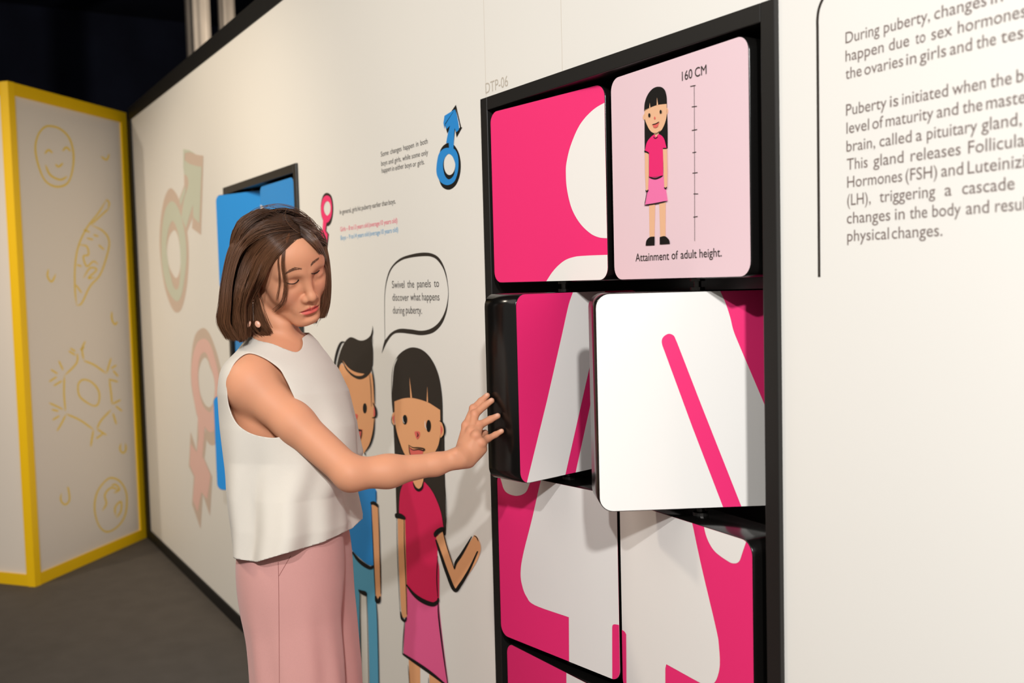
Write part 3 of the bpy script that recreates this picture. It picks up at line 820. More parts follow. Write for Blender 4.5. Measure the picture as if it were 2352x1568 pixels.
W('arrow', [smooth_poly(Cc([(1356, 122, 1), (1275, 250, 1), (1268, 260, 1), (1280, 300, 1), (1312, 268, 1), (1290, 350, 1), (1276, 425, 1), (1300, 425, 1), (1304, 480, 1), (1342, 480, 1), (1352, 290, 1), (1368, 328, 1), (1392, 305, 1), (1394, 240)]), 4)], m_blue, 2.35)
W('arrow_edge', [smooth_poly(Cc([(1355, 122, 1), (1262, 180, 1), (1252, 245, 1), (1262, 300, 1), (1268, 250, 1)]), 3)], m_blue, 2.7)

g = wallroot('female_sign', 745, 570, 'small hot pink printed female symbol just behind the woman\'s forehead', 'wall symbol')
W = lambda nm, loops, m, ly: printed(nm, loops, m, WALL, ly, g)
hole = smooth_poly(Cc([(206, 948), (184, 965), (172, 1010), (182, 1055), (205, 1078), (228, 1050), (234, 1005), (226, 965)]), 6)
W('ring_shadow', [smooth_poly(Cc([(200, 873), (165, 900), (146, 980), (148, 1060), (165, 1120), (200, 1172), (235, 1150), (255, 1070), (257, 980), (240, 900)]), 6), hole], m_ink, 1)
W('stem_shadow', [Cc([(172, 1120), (204, 1150), (196, 1215), (219, 1244), (214, 1300), (205, 1368), (190, 1325), (170, 1420), (148, 1380), (145, 1310), (131, 1290), (142, 1178), (162, 1215)])], m_ink, 1.4)
W('ring', [smooth_poly(Cc([(200, 897), (168, 920), (150, 985), (150, 1050), (165, 1110), (200, 1142), (232, 1110), (247, 1050), (246, 975), (232, 915)]), 6), hole], m_hot, 2)
W('stem', [Cc([(168, 1105), (200, 1135), (188, 1215), (210, 1248), (200, 1325), (180, 1300), (163, 1390), (148, 1375), (150, 1300), (135, 1285), (145, 1205), (162, 1225)])], m_hot, 2.35)

E1 = crop(340, 320, 3.137)
g = wallroot('male_sign', 400, 715, 'large faded grey-green printed male symbol near the far end of the wall', 'wall symbol')
W = lambda nm, loops, m, ly: printed(nm, loops, m, WALL, ly, g)
W('shadow', [smooth_poly(E1([(160, 352), (122, 415), (95, 550), (84, 720), (95, 900), (125, 1080), (168, 1205), (205, 1247), (242, 1220), (272, 1110), (290, 960), (294, 800), (280, 650), (246, 540), (228, 450), (200, 385)]), 6), smooth_poly(E1([(185, 655), (152, 705), (136, 800), (148, 900), (178, 970), (205, 998), (228, 950), (236, 850), (224, 735), (206, 672)]), 6)], m_taupe, 1)
W('shadow', [smooth_poly(E1([(258, 75, 1), (300, 85, 1), (345, 108), (400, 118, 1), (392, 400, 1), (383, 688, 1), (318, 640, 1), (322, 560, 1), (278, 680, 1), (232, 570, 1), (225, 430, 1), (262, 330, 1)]), 4)], m_taupe, 1.4)
W('ring', [smooth_poly(E1([(165, 447), (125, 510), (103, 640), (98, 800), (110, 950), (145, 1085), (200, 1162), (236, 1140), (262, 1020), (278, 850), (270, 700), (240, 555), (205, 470)]), 6), smooth_poly(E1([(178, 588), (152, 635), (137, 720), (136, 810), (155, 940), (182, 1050), (206, 1082), (226, 1045), (236, 900), (228, 740), (208, 640)]), 6)], m_teal, 2)
W('arrow', [smooth_poly(E1([(266, 150, 1), (300, 175), (345, 190), (388, 198, 1), (372, 604, 1), (328, 560, 1), (325, 470, 1), (275, 640, 1), (242, 560, 1), (262, 430), (292, 330), (285, 270), (262, 250, 1)]), 5)], m_teal, 2.35)
W('arrow_edge', [E1([(228, 440), (258, 360), (276, 335), (268, 390), (238, 480)])], m_teal, 2.7)
W('arrow_edge', [E1([(256, 70), (300, 78), (345, 104), (300, 92), (266, 100), (266, 150), (262, 250), (256, 200)])], m_teal, 2.7)

E2 = crop(340, 720, 3.015)
g = wallroot('female_sign', 460, 1200, 'large faded pink printed female symbol left of the woman\'s back', 'wall symbol')
W = lambda nm, loops, m, ly: printed(nm, loops, m, WALL, ly, g)
hole = smooth_poly(E2([(390, 305), (365, 345), (350, 420), (360, 540), (390, 620), (425, 648), (452, 610), (463, 520), (455, 440), (430, 370), (412, 320)]), 6)
W('shadow', [smooth_poly(E2([(378, 100), (335, 135), (312, 210), (298, 350), (300, 490), (322, 620), (345, 720), (395, 790), (400, 860), (435, 910), (475, 890), (510, 760), (525, 600), (515, 440), (485, 300), (445, 180), (412, 118)]), 6), hole], m_taupe, 1)
W('shadow', [E2([(345, 740), (338, 950), (296, 818), (284, 1055), (318, 1130), (306, 1320), (365, 1490), (380, 1250), (430, 1400), (446, 1130), (392, 1005), (405, 880), (390, 780)])], m_taupe, 1.4)
W('ring', [smooth_poly(E2([(385, 174), (340, 205), (312, 300), (301, 430), (316, 570), (345, 710), (390, 775), (425, 818), (465, 800), (495, 700), (508, 560), (490, 420), (450, 260), (420, 195)]), 6), smooth_poly(E2([(388, 268), (360, 305), (348, 420), (358, 540), (385, 640), (435, 682), (458, 610), (465, 510), (455, 430), (430, 345), (410, 285)]), 6)], m_rose, 2)
W('stem', [E2([(345, 700), (395, 780), (378, 990), (390, 1010), (435, 1120), (412, 1285), (372, 1235), (345, 1372), (312, 1290), (325, 1130), (290, 1045), (296, 900), (340, 960), (352, 860)])], m_rose, 2.35)


# hairline joints between the sheets of the wall
m_joint = mat('sheet_joint', (214, 204, 190), 0.5, 0.3)
for px_, py_ in ((1113, 100), (1289, 60)):
    xj = WALL.uv(px_, py_)[0]
    printed('sheet_joint', [[(xj, FZ1 if px_ > 1200 else 0.06), (xj + 0.0016, FZ1 if px_ > 1200 else 0.06), (xj + 0.0016, WH), (xj, WH)]], m_joint, WALL, 0.3, wall, px=False)
# ------------------------------------------------------------------ the woman: smooth implicit surfaces, meshed with surface nets
def PT3(px, py, Z):
    return np.array([(px - 1176) / FPX * Z, -(py - 784) / FPX * Z, Z])

def toworld(c):
    c = np.asarray(c, float)
    return CAM + c[..., 0:1] * RGT + c[..., 1:2] * UPV + c[..., 2:3] * FWD

GDN = np.array([-RGT[2], -UPV[2], -FWD[2]])           # gravity in the figure's frame
FH = np.array([0.663, -0.395, -0.642]); LH = np.array([0.754, 0.348, 0.565])
FH /= np.linalg.norm(FH); LH -= FH * (LH @ FH); LH /= np.linalg.norm(LH)
UH = -np.cross(FH, LH)
if UH[1] < 0: UH = -UH
HO = np.array([-0.4715, 0.1603, 2.051])               # middle of the head, level with the eyes
HA = np.stack([FH, LH, UH])

def seg(p, a, b, ra, rb):
    a = np.asarray(a, float); b = np.asarray(b, float)
    ab = b - a
    t = np.clip(((p - a) @ ab) / (ab @ ab + 1e-12), 0, 1)
    return np.linalg.norm(p - a - t[:, None] * ab, axis=1) - (ra + (rb - ra) * t)

def elp(p, c, r, ax=None):
    q = p - np.asarray(c, float)
    if ax is not None: q = q @ np.asarray(ax, float).T
    r = np.asarray(r, float)
    k0 = np.linalg.norm(q / r, axis=1)
    k1 = np.linalg.norm(q / (r * r), axis=1) + 1e-9
    return k0 * (k0 - 1) / k1

def smin(a, b, k):
    if k <= 0: return np.minimum(a, b)
    h = np.maximum(k - np.abs(a - b), 0) / k
    return np.minimum(a, b) - h * h * k * 0.25

def smax(a, b, k): return -smin(-a, -b, k)

def surface(f, lo, hi, h, newton=2):
    """surface nets of f<0 between lo and hi, cell h; only blocks near the surface are sampled"""
    lo = np.asarray(lo, float); n = np.ceil((np.asarray(hi) - lo) / h).astype(int) + 1
    B = 8
    nb = -(-n // B)
    g = np.stack(np.meshgrid(*[np.arange(q) for q in nb], indexing='ij'), -1).reshape(-1, 3)
    d = f(lo + (g * B + B / 2) * h)
    g = g[np.abs(d) < B * h * 1.35]
    off = np.stack(np.meshgrid(*[np.arange(B + 1)] * 3, indexing='ij'), -1).reshape(-1, 3)
    dims = nb * B + 2
    gid = lambda c: (c[..., 0] * dims[1] + c[..., 1]) * dims[2] + c[..., 2]
    VI, VP, E = [], [], []
    corners = np.array([[i, j, k] for i in (0, 1) for j in (0, 1) for k in (0, 1)])
    for s in range(0, len(g), 1500):
        gg = g[s:s + 1500]
        C = gg[:, None, :] * B + off[None]
        D = f(lo + C.reshape(-1, 3) * h).reshape(len(gg), B + 1, B + 1, B + 1)
        sg = D < 0
        c8 = np.stack([D[:, a:B + a, b:B + b, c:B + c] for a, b, c in corners], -1)
        s8 = c8 < 0
        act = s8.any(-1) & ~s8.all(-1)
        bi, i, j, k = np.nonzero(act)
        if len(bi) == 0: continue
        v8 = c8[bi, i, j, k]; b8 = v8 < 0
        acc = np.zeros((len(bi), 3)); cnt = np.zeros(len(bi))
        for x in range(8):
            for y in range(x + 1, 8):
                if np.abs(corners[x] - corners[y]).sum() != 1: continue
                m = b8[:, x] != b8[:, y]
                t = np.where(m, v8[:, x] / np.where(m, v8[:, x] - v8[:, y], 1), 0)
                acc += np.where(m[:, None], corners[x] + t[:, None] * (corners[y] - corners[x]), 0)
                cnt += m
        cell = gg[bi] * B + np.stack([i, j, k], -1)
        VI.append(gid(cell)); VP.append(lo + (cell + acc / cnt[:, None]) * h)
        for ax in range(3):
            o = np.eye(3, dtype=int)[ax]
            a = sg[:, :B, :B, :B]; b = sg[:, o[0]:B + o[0], o[1]:B + o[1], o[2]:B + o[2]]
            bi, i, j, k = np.nonzero(a != b)
            cell = gg[bi] * B + np.stack([i, j, k], -1)
            u, v = [(1, 2), (2, 0), (0, 1)][ax]
            eu = np.eye(3, dtype=int)[u]; ev = np.eye(3, dtype=int)[v]
            q = np.stack([gid(cell), gid(cell - eu), gid(cell - eu - ev), gid(cell - ev)], -1)
            fl = a[bi, i, j, k]
            q[~fl] = q[~fl][:, ::-1]
            E.append(q)
    VI = np.concatenate(VI); VP = np.concatenate(VP); E = np.concatenate(E)
    o = np.argsort(VI); VI = VI[o]; VP = VP[o]
    ix = np.searchsorted(VI, E); ix = np.clip(ix, 0, len(VI) - 1)
    ok = (VI[ix] == E).all(1)
    Q = ix[ok]
    for _ in range(newton):
        e = h * 0.3
        d0 = f(VP)
        G = np.stack([f(VP + np.eye(3)[a] * e) - d0 for a in range(3)], -1) / e
        st = -d0[:, None] * G / np.maximum((G * G).sum(1), 0.05)[:, None]
        ln = np.linalg.norm(st, axis=1)[:, None]
        VP = VP + st * np.minimum(1, 0.6 * h / np.maximum(ln, 1e-9))
    return VP, Q

def fast_mesh(name, V, Q, m, parent, smooth=True, col=None, flip=True):
    """world-space mesh from arrays; V in the figure's frame"""
    V = toworld(V)
    Q = np.asarray(Q)
    if flip: Q = Q[:, ::-1]
    me = bpy.data.meshes.new(name)
    nl = Q.shape[1]
    me.vertices.add(len(V)); me.vertices.foreach_set('co', V.astype(np.float32).ravel())
    me.loops.add(Q.size); me.loops.foreach_set('vertex_index', Q.astype(np.int32).ravel())
    me.polygons.add(len(Q)); me.polygons.foreach_set('loop_start', np.arange(0, Q.size, nl, dtype=np.int32))
    me.update(calc_edges=True)
    me.validate()
    if smooth: me.polygons.foreach_set('use_smooth', np.ones(len(me.polygons), bool))
    if col is not None:
        at = me.color_attributes.new('tone', 'FLOAT_COLOR', 'POINT')
        at.data.foreach_set('color', np.concatenate([col, np.ones((len(col), 1))], 1).astype(np.float32).ravel())
    return link(name, me, m, parent)

def clip_tris(V, Q, val):
    """keep val>0; triangles crossing zero are cut exactly"""
    T = np.concatenate([Q[:, [0, 1, 2]], Q[:, [0, 2, 3]]]) if Q.shape[1] == 4 else Q
    ins = val > 0
    c = ins[T].sum(1)
    out = [T[c == 3]]
    newV = [V]; newval = [val]; n = len(V)
    cache = {}
    ex = []
    for t in T[(c == 1) | (c == 2)]:
        m = ins[t]
        k = int(np.argmax(m)) if m.sum() == 1 else int(np.argmin(m))
        a, b, d = t[k], t[(k + 1) % 3], t[(k + 2) % 3]
        def cut(p, q):
            nonlocal n
            key = (min(p, q), max(p, q))
            if key not in cache:
                s = val[p] / (val[p] - val[q])
                newV.append((V[p] + (V[q] - V[p]) * s)[None]); cache[key] = n; n += 1
            return cache[key]
        x, y = cut(a, b), cut(a, d)
        if m.sum() == 1: ex.append((a, x, y))
        else: ex += [(x, b, d), (x, d, y)]
    if ex: out.append(np.array(ex))
    T = np.concatenate(out); V = np.concatenate(newV)
    used = np.unique(T); mp = -np.ones(len(V), int); mp[used] = np.arange(len(used))
    return V[used], mp[T]

def lerp_tab(x, tab):
    t = np.array(tab, float)
    return [np.interp(x, t[:, 0], t[:, i]) for i in range(1, t.shape[1])]

# --- joints
SHR, SHL = PT3(574, 880, 1.985), PT3(693, 815, 2.24)
ELB, WR = PT3(806, 1088, 1.925), PT3(1056, 1051, 1.99)
a_t = math.radians(15)
FT = np.array([math.cos(a_t), 0, -math.sin(a_t)]); LT = np.array([math.sin(a_t), 0, math.cos(a_t)])
TA = np.stack([FT, np.array([0, 1.0, 0]), LT])
NKB, NKT = PT3(636, 806, 2.105), PT3(630, 668, 2.088)
floor_u = lambda r, Z: (-1.48 - r * RGT[2] - Z * FWD[2]) / UPV[2]

def g_torso(p):
    d = elp(p, PT3(652, 935, 2.105), (0.098, 0.165, 0.145), TA)
    d = smin(d, elp(p, PT3(672, 1130, 2.105), (0.090, 0.16, 0.125), TA), 0.05)
    d = smin(d, elp(p, PT3(682, 1300, 2.11), (0.088, 0.13, 0.14), TA), 0.05)
    d = smin(d, seg(p, NKB + [0, -0.02, 0], SHR, 0.052, 0.044), 0.04)
    d = smin(d, seg(p, NKB + [0, -0.02, 0], SHL, 0.052, 0.042), 0.04)
    d = smin(d, seg(p, NKB + [-0.01, 0.02, 0], SHR + [0, 0.012, 0.02], 0.042, 0.036), 0.03)
    # collar bones and the pit between them
    d = smin(d, seg(p, PT3(688, 815, 2.075), PT3(628, 822, 1.99), 0.008, 0.007), 0.018)
    d = smin(d, seg(p, PT3(693, 812, 2.10), PT3(716, 800, 2.20), 0.008, 0.007), 0.018)
    return d

def g_neck(p):
    d = seg(p, NKB, NKT, 0.048, 0.043)
    d = smin(d, seg(p, PT3(594, 690, 2.045), PT3(684, 806, 2.075), 0.011, 0.009), 0.022)      # neck muscle to the collar pit
    d = smin(d, seg(p, PT3(652, 775, 2.065), PT3(652, 745, 2.06), 0.010, 0.010), 0.03)
    return d

def g_arm(p):
    m1 = SHR + (ELB - SHR) * 0.45
    d = elp(p, SHR + [0.004, 0.0, 0.0], (0.050, 0.052, 0.050))
    d = smin(d, seg(p, SHR + [0.01, -0.01, 0], m1, 0.050, 0.0375), 0.02)
    d = smin(d, seg(p, m1, ELB, 0.0375, 0.0325), 0.02)
    F1, F2 = PT3(892, 1082, 1.948), PT3(1000, 1066, 1.976)
    d = smin(d, seg(p, ELB, F1, 0.0325, 0.0298), 0.015)
    d = smin(d, seg(p, F1, F2, 0.0298, 0.0218), 0.02)
    d = smin(d, seg(p, F2, WR, 0.0218, 0.0200), 0.012)
    d = smin(d, elp(p, PT3(1047, 1040, 1.975), (0.007, 0.006, 0.008)), 0.012)
    return d

FING = [  # MCP, PIP, DIP, tip with radii
    [((1072, 977, 2.027), .0092), ((1088, 938, 2.047), .0080), ((1105, 921, 2.057), .0070), ((1119, 908, 2.060), .0060)],
    [((1083, 990, 2.013), .0096), ((1091, 951, 2.035), .0084), ((1112, 932, 2.047), .0073), ((1129, 920, 2.050), .0062)],
    [((1094, 1000, 1.999), .0094), ((1102, 976, 2.026), .0082), ((1126, 963, 2.035), .0071), ((1143, 955, 2.038), .0061)],
    [((1106, 1017, 1.999), .0085), ((1121, 1007, 2.020), .0070), ((1138, 998, 2.030), .0061), ((1152, 990, 2.033), .0053)]]
def g_hand(p):
    ws = [(1058, 1036, 2.008), (1062, 1042, 2.0), (1067, 1050, 1.996), (1072, 1058, 1.998)]
    d = seg(p, WR, PT3(1075, 1036, 2.0), 0.0198, 0.014)
    for wq, fg in zip(ws, FING):
        d = smin(d, seg(p, PT3(*wq), PT3(*fg[0][0]), 0.0120, fg[0][1]), 0.010)
    d = smin(d, seg(p, PT3(1078, 1058, 2.004), PT3(1107, 1031, 2.008), 0.0125, 0.0105), 0.012)
    d = smin(d, elp(p, PT3(1086, 1022, 2.012), (0.020, 0.026, 0.013)), 0.012)
    for fg in FING:                                                    # knuckles
        d = smin(d, elp(p, PT3(*fg[0][0]) + [-0.002, 0.001, -0.003], (0.0075, 0.0075, 0.0072)), 0.006)
    th = [(1066, 1030, 2.022), (1082, 1012, 2.046), (1102, 1000, 2.058), (1114, 994, 2.062)]
    rr = [.0135, .0105, .0088, .0070]
    for i in range(3): d = smin(d, seg(p, PT3(*th[i]), PT3(*th[i + 1]), rr[i], rr[i + 1]), 0.008)
    fd = None
    for fg in FING:
        e = None
        for i in range(3):
            q = seg(p, PT3(*fg[i][0]), PT3(*fg[i + 1][0]), fg[i][1], fg[i + 1][1])
            e = q if e is None else smin(e, q, 0.0035)
        e = smin(e, elp(p, PT3(*fg[1][0]) + [-0.001, 0.001, -0.001], (fg[1][1] * 1.04,) * 3), 0.003)
        fd = e if fd is None else smin(fd, e, 0.0022)
    return smin(d, fd, 0.005)

def g_leftarm(p):
    e = PT3(700, 1010, 2.275); w_ = PT3(712, 1190, 2.245)
    d = seg(p, SHL, e, 0.046, 0.034)
    d = smin(d, seg(p, e, w_, 0.033, 0.021), 0.02)
    d = smin(d, elp(p, PT3(716, 1235, 2.24), (0.020, 0.045, 0.012)), 0.015)
    for i, z in enumerate((2.215, 2.232, 2.25, 2.266)):
        d = smin(d, seg(p, PT3(714, 1270, z), PT3(722, 1330 - 6 * abs(i - 1.4), z + 0.002), 0.0085, 0.0065), 0.005)
    return smin(d, seg(p, PT3(722, 1215, 2.225), PT3(738, 1275, 2.21), 0.010, 0.0075), 0.01)

def g_legs(p):
    d = None
    for zc, r0 in ((2.035, -0.455), (2.20, -0.445)):
        fu = floor_u(r0, zc)
        hp = np.array([r0, -0.55, zc]); kn = np.array([r0 + 0.015, fu + 0.45, zc]); an = np.array([r0 - 0.005, fu + 0.085, zc + 0.005])
        q = seg(p, hp, kn, 0.070, 0.054)
        q = smin(q, seg(p, kn, an, 0.052, 0.036), 0.03)
        q = smin(q, seg(p, an + [-0.02, -0.05, 0], an + [0.12, -0.062, -0.02], 0.033, 0.022), 0.03)
        d = q if d is None else np.minimum(d, q)
    return d

def g_head(p):
    q = (p - HO) @ HA.T
    y = q.copy(); y[:, 1] = np.abs(q[:, 1])
    E = lambda c, r, s=q: elp(s, c, r)
    d = E((-0.002, 0, 0.028), (0.092, 0.0725, 0.077))
    d = smin(d, E((0.040, 0, -0.018), (0.047, 0.0605, 0.078)), 0.03)                       # face mass
    d = smin(d, seg(y, (0.012, 0.050, -0.050), (0.066, 0.018, -0.094), 0.0165, 0.0145), 0.02)  # jaw line
    d = smin(d, E((0.076, 0, -0.096), (0.0155, 0.019, 0.0135)), 0.022)                      # chin
    d = smin(d, E((0.061, 0.035, -0.030), (0.022, 0.023, 0.025), y), 0.022)                 # cheeks
    d = smin(d, E((0.066, 0, 0.045), (0.027, 0.048, 0.032)), 0.03)                          # forehead
    d = smin(d, seg(y, (0.087, 0.010, 0.017), (0.072, 0.040, 0.018), 0.0085, 0.0085), 0.016)  # brow ridge
    d = smax(d, -E((0.1005, 0.030, -0.001), (0.013, 0.017, 0.0105), y), 0.016)               # eye hollows
    d = smin(d, E((0.0715, 0.0305, -0.0025), (0.0165, 0.0160, 0.0118), y), 0.006)           # lowered lids
    d = smin(d, seg(q, (0.088, 0, 0.010), (0.1005, 0, -0.030), 0.0065, 0.0078), 0.013)      # nose bridge
    d = smin(d, E((0.1030, 0, -0.0365), (0.0095, 0.0092, 0.0084)), 0.009)                   # tip
    d = smin(d, E((0.0945, 0.0117, -0.0405), (0.0088, 0.0060, 0.0066), y), 0.006)           # wings
    d = smax(d, -E((0.1000, 0.0062, -0.0470), (0.0050, 0.0032, 0.0030), y), 0.003)          # nostrils
    d = smin(d, E((0.078, 0, -0.066), (0.0165, 0.027, 0.021)), 0.02)                        # muzzle
    d = smin(d, seg(y, (0.0935, 0.004, -0.0615), (0.0845, 0.021, -0.0685), 0.0048, 0.0022), 0.004)   # upper lip
    d = smin(d, E((0.0905, 0, -0.0750), (0.0066, 0.0150, 0.0056)), 0.004)                   # lower lip
    d = smax(d, -seg(y, (0.1000, 0, -0.0685), (0.0875, 0.0215, -0.0700), 0.0030, 0.0012), 0.003)    # parting of the lips
    d = smax(d, -E((0.0985, 0, -0.0545), (0.0040, 0.0035, 0.0070)), 0.006)                  # philtrum
    d = smax(d, -E((0.0935, 0, -0.0850), (0.0060, 0.0140, 0.0040)), 0.010)                  # under the lip
    # ears
    ear = elp(y, (-0.004, 0.0735, -0.018), (0.017, 0.0055, 0.029))
    ear = smax(ear, -elp(y, (-0.001, 0.0805, -0.014), (0.009, 0.0034, 0.016)), 0.004)
    ear = smin(ear, elp(y, (0.002, 0.0715, -0.043), (0.0085, 0.0055, 0.0085)), 0.006)
    return smin(d, ear, 0.004)

GROUPS = [  # (field, low corner, high corner)
    (g_torso, (-0.66, -0.62, 1.87), (-0.30, 0.06, 2.33)),
    (g_neck, (-0.56, -0.08, 2.0), (-0.40, 0.16, 2.17)),
    (g_arm, (-0.62, -0.34, 1.85), (-0.08, 0.0, 2.08)),
    (g_hand, (-0.14, -0.28, 1.96), (0.01, -0.08, 2.09)),
    (g_leftarm, (-0.54, -0.60, 2.16), (-0.37, 0.05, 2.34)),
    (g_legs, (-0.60, -1.46, 1.90), (-0.25, -0.42, 2.32)),
    (g_head, (-0.62, 0.01, 1.91), (-0.33, 0.32, 2.20))]

def body_field(p):
    d = np.full(len(p), 0.5)
    pad = 0.035
    for f, lo, hi in GROUPS:
        m = ((p > np.array(lo) - pad) & (p < np.array(hi) + pad)).all(1)
        if m.any(): d[m] = smin(d[m], f(p[m]), 0.012)
    return d

HH = 0.0022
# the skin surface is split by cell size: head and hand fine, the covered legs coarse, but it is one mesh
V, Q = surface(body_field, (-0.68, -1.48, 1.84), (0.03, 0.34, 2.36), HH)
print('body', len(V))
q = (V - HO) @ HA.T
def blob(c, r): return np.exp(-((q - np.array(c)) ** 2 / np.array(r) ** 2).sum(1))
skin = np.array(srgb(209, 147, 113)[:3])
col = np.tile(skin, (len(V), 1))
def paint(wt, c):
    global col
    col = col * (1 - wt[:, None]) + np.array(srgb(*c)[:3]) * wt[:, None]
inhead = (np.abs(q) < 0.16).all(1)
qa = np.abs(q[:, 1])
cheek = inhead * np.exp(-(((q[:, 0] - 0.07) / 0.03) ** 2 + ((qa - 0.034) / 0.02) ** 2 + ((q[:, 2] + 0.032) / 0.02) ** 2))
paint(0.35 * cheek, (222, 140, 118))
# lips: an almond in front view
zu = -0.0595 - 0.0035 * np.exp(-(q[:, 1] / 0.0035) ** 2) - 0.0100 * np.clip(qa / 0.0225, 0, 1) ** 1.6
zl = -0.0810 + 0.0115 * np.clip(qa / 0.0225, 0, 1) ** 2
lip = inhead * np.clip((zu - q[:, 2]) / 0.0012 + .5, 0, 1) * np.clip((q[:, 2] - zl) / 0.0014 + .5, 0, 1) * (qa < 0.0225) * (q[:, 0] > 0.076)
paint(0.9 * lip, (206, 88, 82))
gap = lip * np.exp(-((q[:, 2] + 0.0690 + 0.001 * (qa / 0.02) ** 2) / 0.0011) ** 2) * (qa < 0.020)
paint(0.8 * gap, (120, 40, 40))
lid = inhead * np.exp(-(((q[:, 0] - 0.085) / 0.012) ** 2 + ((qa - 0.031) / 0.014) ** 2 + ((q[:, 2] - 0.002) / 0.008) ** 2))
paint(0.35 * lid, (198, 128, 104))
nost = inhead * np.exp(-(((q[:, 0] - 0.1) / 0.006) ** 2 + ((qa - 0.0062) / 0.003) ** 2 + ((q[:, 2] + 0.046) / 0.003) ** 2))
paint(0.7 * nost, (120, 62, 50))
scalp = inhead * np.clip(((q[:, 2] - 0.055 + 0.9 * np.clip(0.055 - q[:, 0], 0, 1)) / 0.01), 0, 1) * (q[:, 0] < 0.075)
paint(0.97 * np.clip(scalp, 0, 1), (46, 31, 23))
for fg in FING + [[None, None, None, ((1114, 994, 2.062), .007)]]:      # nails
    t = PT3(*fg[3][0]) + np.array([-0.001, 0.003, -0.004])
    paint(0.6 * np.exp(-((V - t) ** 2).sum(1) / 0.0038 ** 2), (240, 196, 178))
for fg in FING:
    for j in (0, 1):
        paint(0.25 * np.exp(-((V - PT3(*fg[j][0]) - [0, 0, -0.008]) ** 2).sum(1) / 0.008 ** 2), (214, 132, 104))

m_skin = mat('skin', (209, 147, 113), 0.54, 0.26, 0, 40, 0.05, bscale=900.0, sss=0.25)
nt = m_skin.node_tree
an = nt.nodes.new('ShaderNodeAttribute'); an.attribute_name = 'tone'
nt.links.new(an.outputs['Color'], nt.nodes['Principled BSDF'].inputs['Base Color'])

fx, fz = toworld(np.array([-0.46, floor_u(-0.46, 2.11), 2.11]))[:2]
person = tag(empty('person', (fx, fz, 0)), 'woman with a brown bob, white sleeveless top and pink trousers, pushing a panel', 'person')
body = fast_mesh('body', V, Q, m_skin, person, col=col)

from mathutils.bvhtree import BVHTree
def bvh(V, Q): return BVHTree.FromPolygons([tuple(v) for v in V.tolist()], [tuple(f) for f in Q.tolist()])
def cast(tree, px, py, lift=0.0):
    d = Vector(PT3(px, py, 1.0)).normalized()
    loc, nor, i, dist = tree.ray_cast(Vector((0, 0, 0)), d)
    if loc is None: return None
    return np.array(loc) - np.array(d) * lift

def tubes(paths, radii, sides=5):
    """many tapered tubes as one array mesh"""
    V, Q = [], []; n = 0
    ang = np.linspace(0, 2 * math.pi, sides, endpoint=False)
    for p, r in zip(paths, radii):
        p = np.asarray(p, float); r = np.broadcast_to(r, (len(p),))
        T = np.gradient(p, axis=0); T /= np.linalg.norm(T, axis=1)[:, None] + 1e-12
        a = np.cross(T, [0.3, 0.2, 0.93]); a /= np.linalg.norm(a, axis=1)[:, None] + 1e-12
        b = np.cross(T, a)
        ring = p[:, None] + r[:, None, None] * (np.cos(ang)[None, :, None] * a[:, None] + np.sin(ang)[None, :, None] * b[:, None])
        V.append(ring.reshape(-1, 3))
        i = np.arange(len(p) - 1)[:, None] * sides; j = np.arange(sides)[None]; j2 = (j + 1) % sides
        Q.append((n + np.stack([i + j, i + j2, i + sides + j2, i + sides + j], -1)).reshape(-1, 4))
        n += ring.shape[0] * sides
    return np.concatenate(V), np.concatenate(Q)

def spline(pts, n):
    P = np.asarray(pts, float); s = np.linspace(0, len(P) - 1, n); out = []
    for t in s:
        i = min(int(t), len(P) - 2); f = t - i
        p1, p2 = P[i], P[i + 1]; p0 = P[i - 1] if i else 2 * p1 - p2; p3 = P[i + 2] if i + 2 < len(P) else 2 * p2 - p1
        out.append(0.5 * (2 * p1 + (p2 - p0) * f + (2 * p0 - 5 * p1 + 4 * p2 - p3) * f * f + (3 * p1 - p0 - 3 * p2 + p3) * f ** 3))
    return np.array(out)

tree_head = bvh(V, Q)
m_brow = mat('brow_hair', (112, 78, 60), 0.7, 0.2)
m_lash = mat('lash_hair', (34, 22, 18), 0.6, 0.2)
FC = crop(460, 440, 3.92)
def hairs_on_face(name, upper, lower, n, m, lean, rad):
    """short hairs lying on the face between two traced edges"""
    U, L = spline(FC(upper), 30), spline(FC(lower), 30)
    paths = []
    for _ in range(n):
        t = rng.random(); i = t * 29; k = int(min(i, 28))
        f = rng.random()
        p = (U[k] + (U[k + 1] - U[k]) * (i - k)) * (1 - f) + (L[k] + (L[k + 1] - L[k]) * (i - k)) * f
        d = (U[k + 1] - U[k]); d = d / np.linalg.norm(d)
        ln = 4.5 * (0.7 + 0.5 * rng.random())
        pp = [p + (d * lean[0] + np.array([0, lean[1]])) * ln * s for s in (0, 0.5, 1)]
        cc = [cast(tree_head, *x, lift=0.0004 + 0.0003 * i) for i, x in enumerate(pp)]
        if any(c is None for c in cc): continue
        paths.append(cc)
    v, q_ = tubes(paths, [np.array([rad, rad * 0.9, rad * 0.35])] * len(paths), 4)
    return fast_mesh(name, v, q_, m, person)
hairs_on_face('eyebrow', [(772, 730), (805, 704), (852, 684), (918, 688)], [(774, 740), (808, 724), (855, 708), (916, 702)], 200, m_brow, (-0.9, -0.2), 0.00022)
hairs_on_face('eyebrow', [(990, 660), (1018, 626), (1062, 596)], [(994, 676), (1022, 648), (1060, 614)], 130, m_brow, (0.9, -0.2), 0.00022)
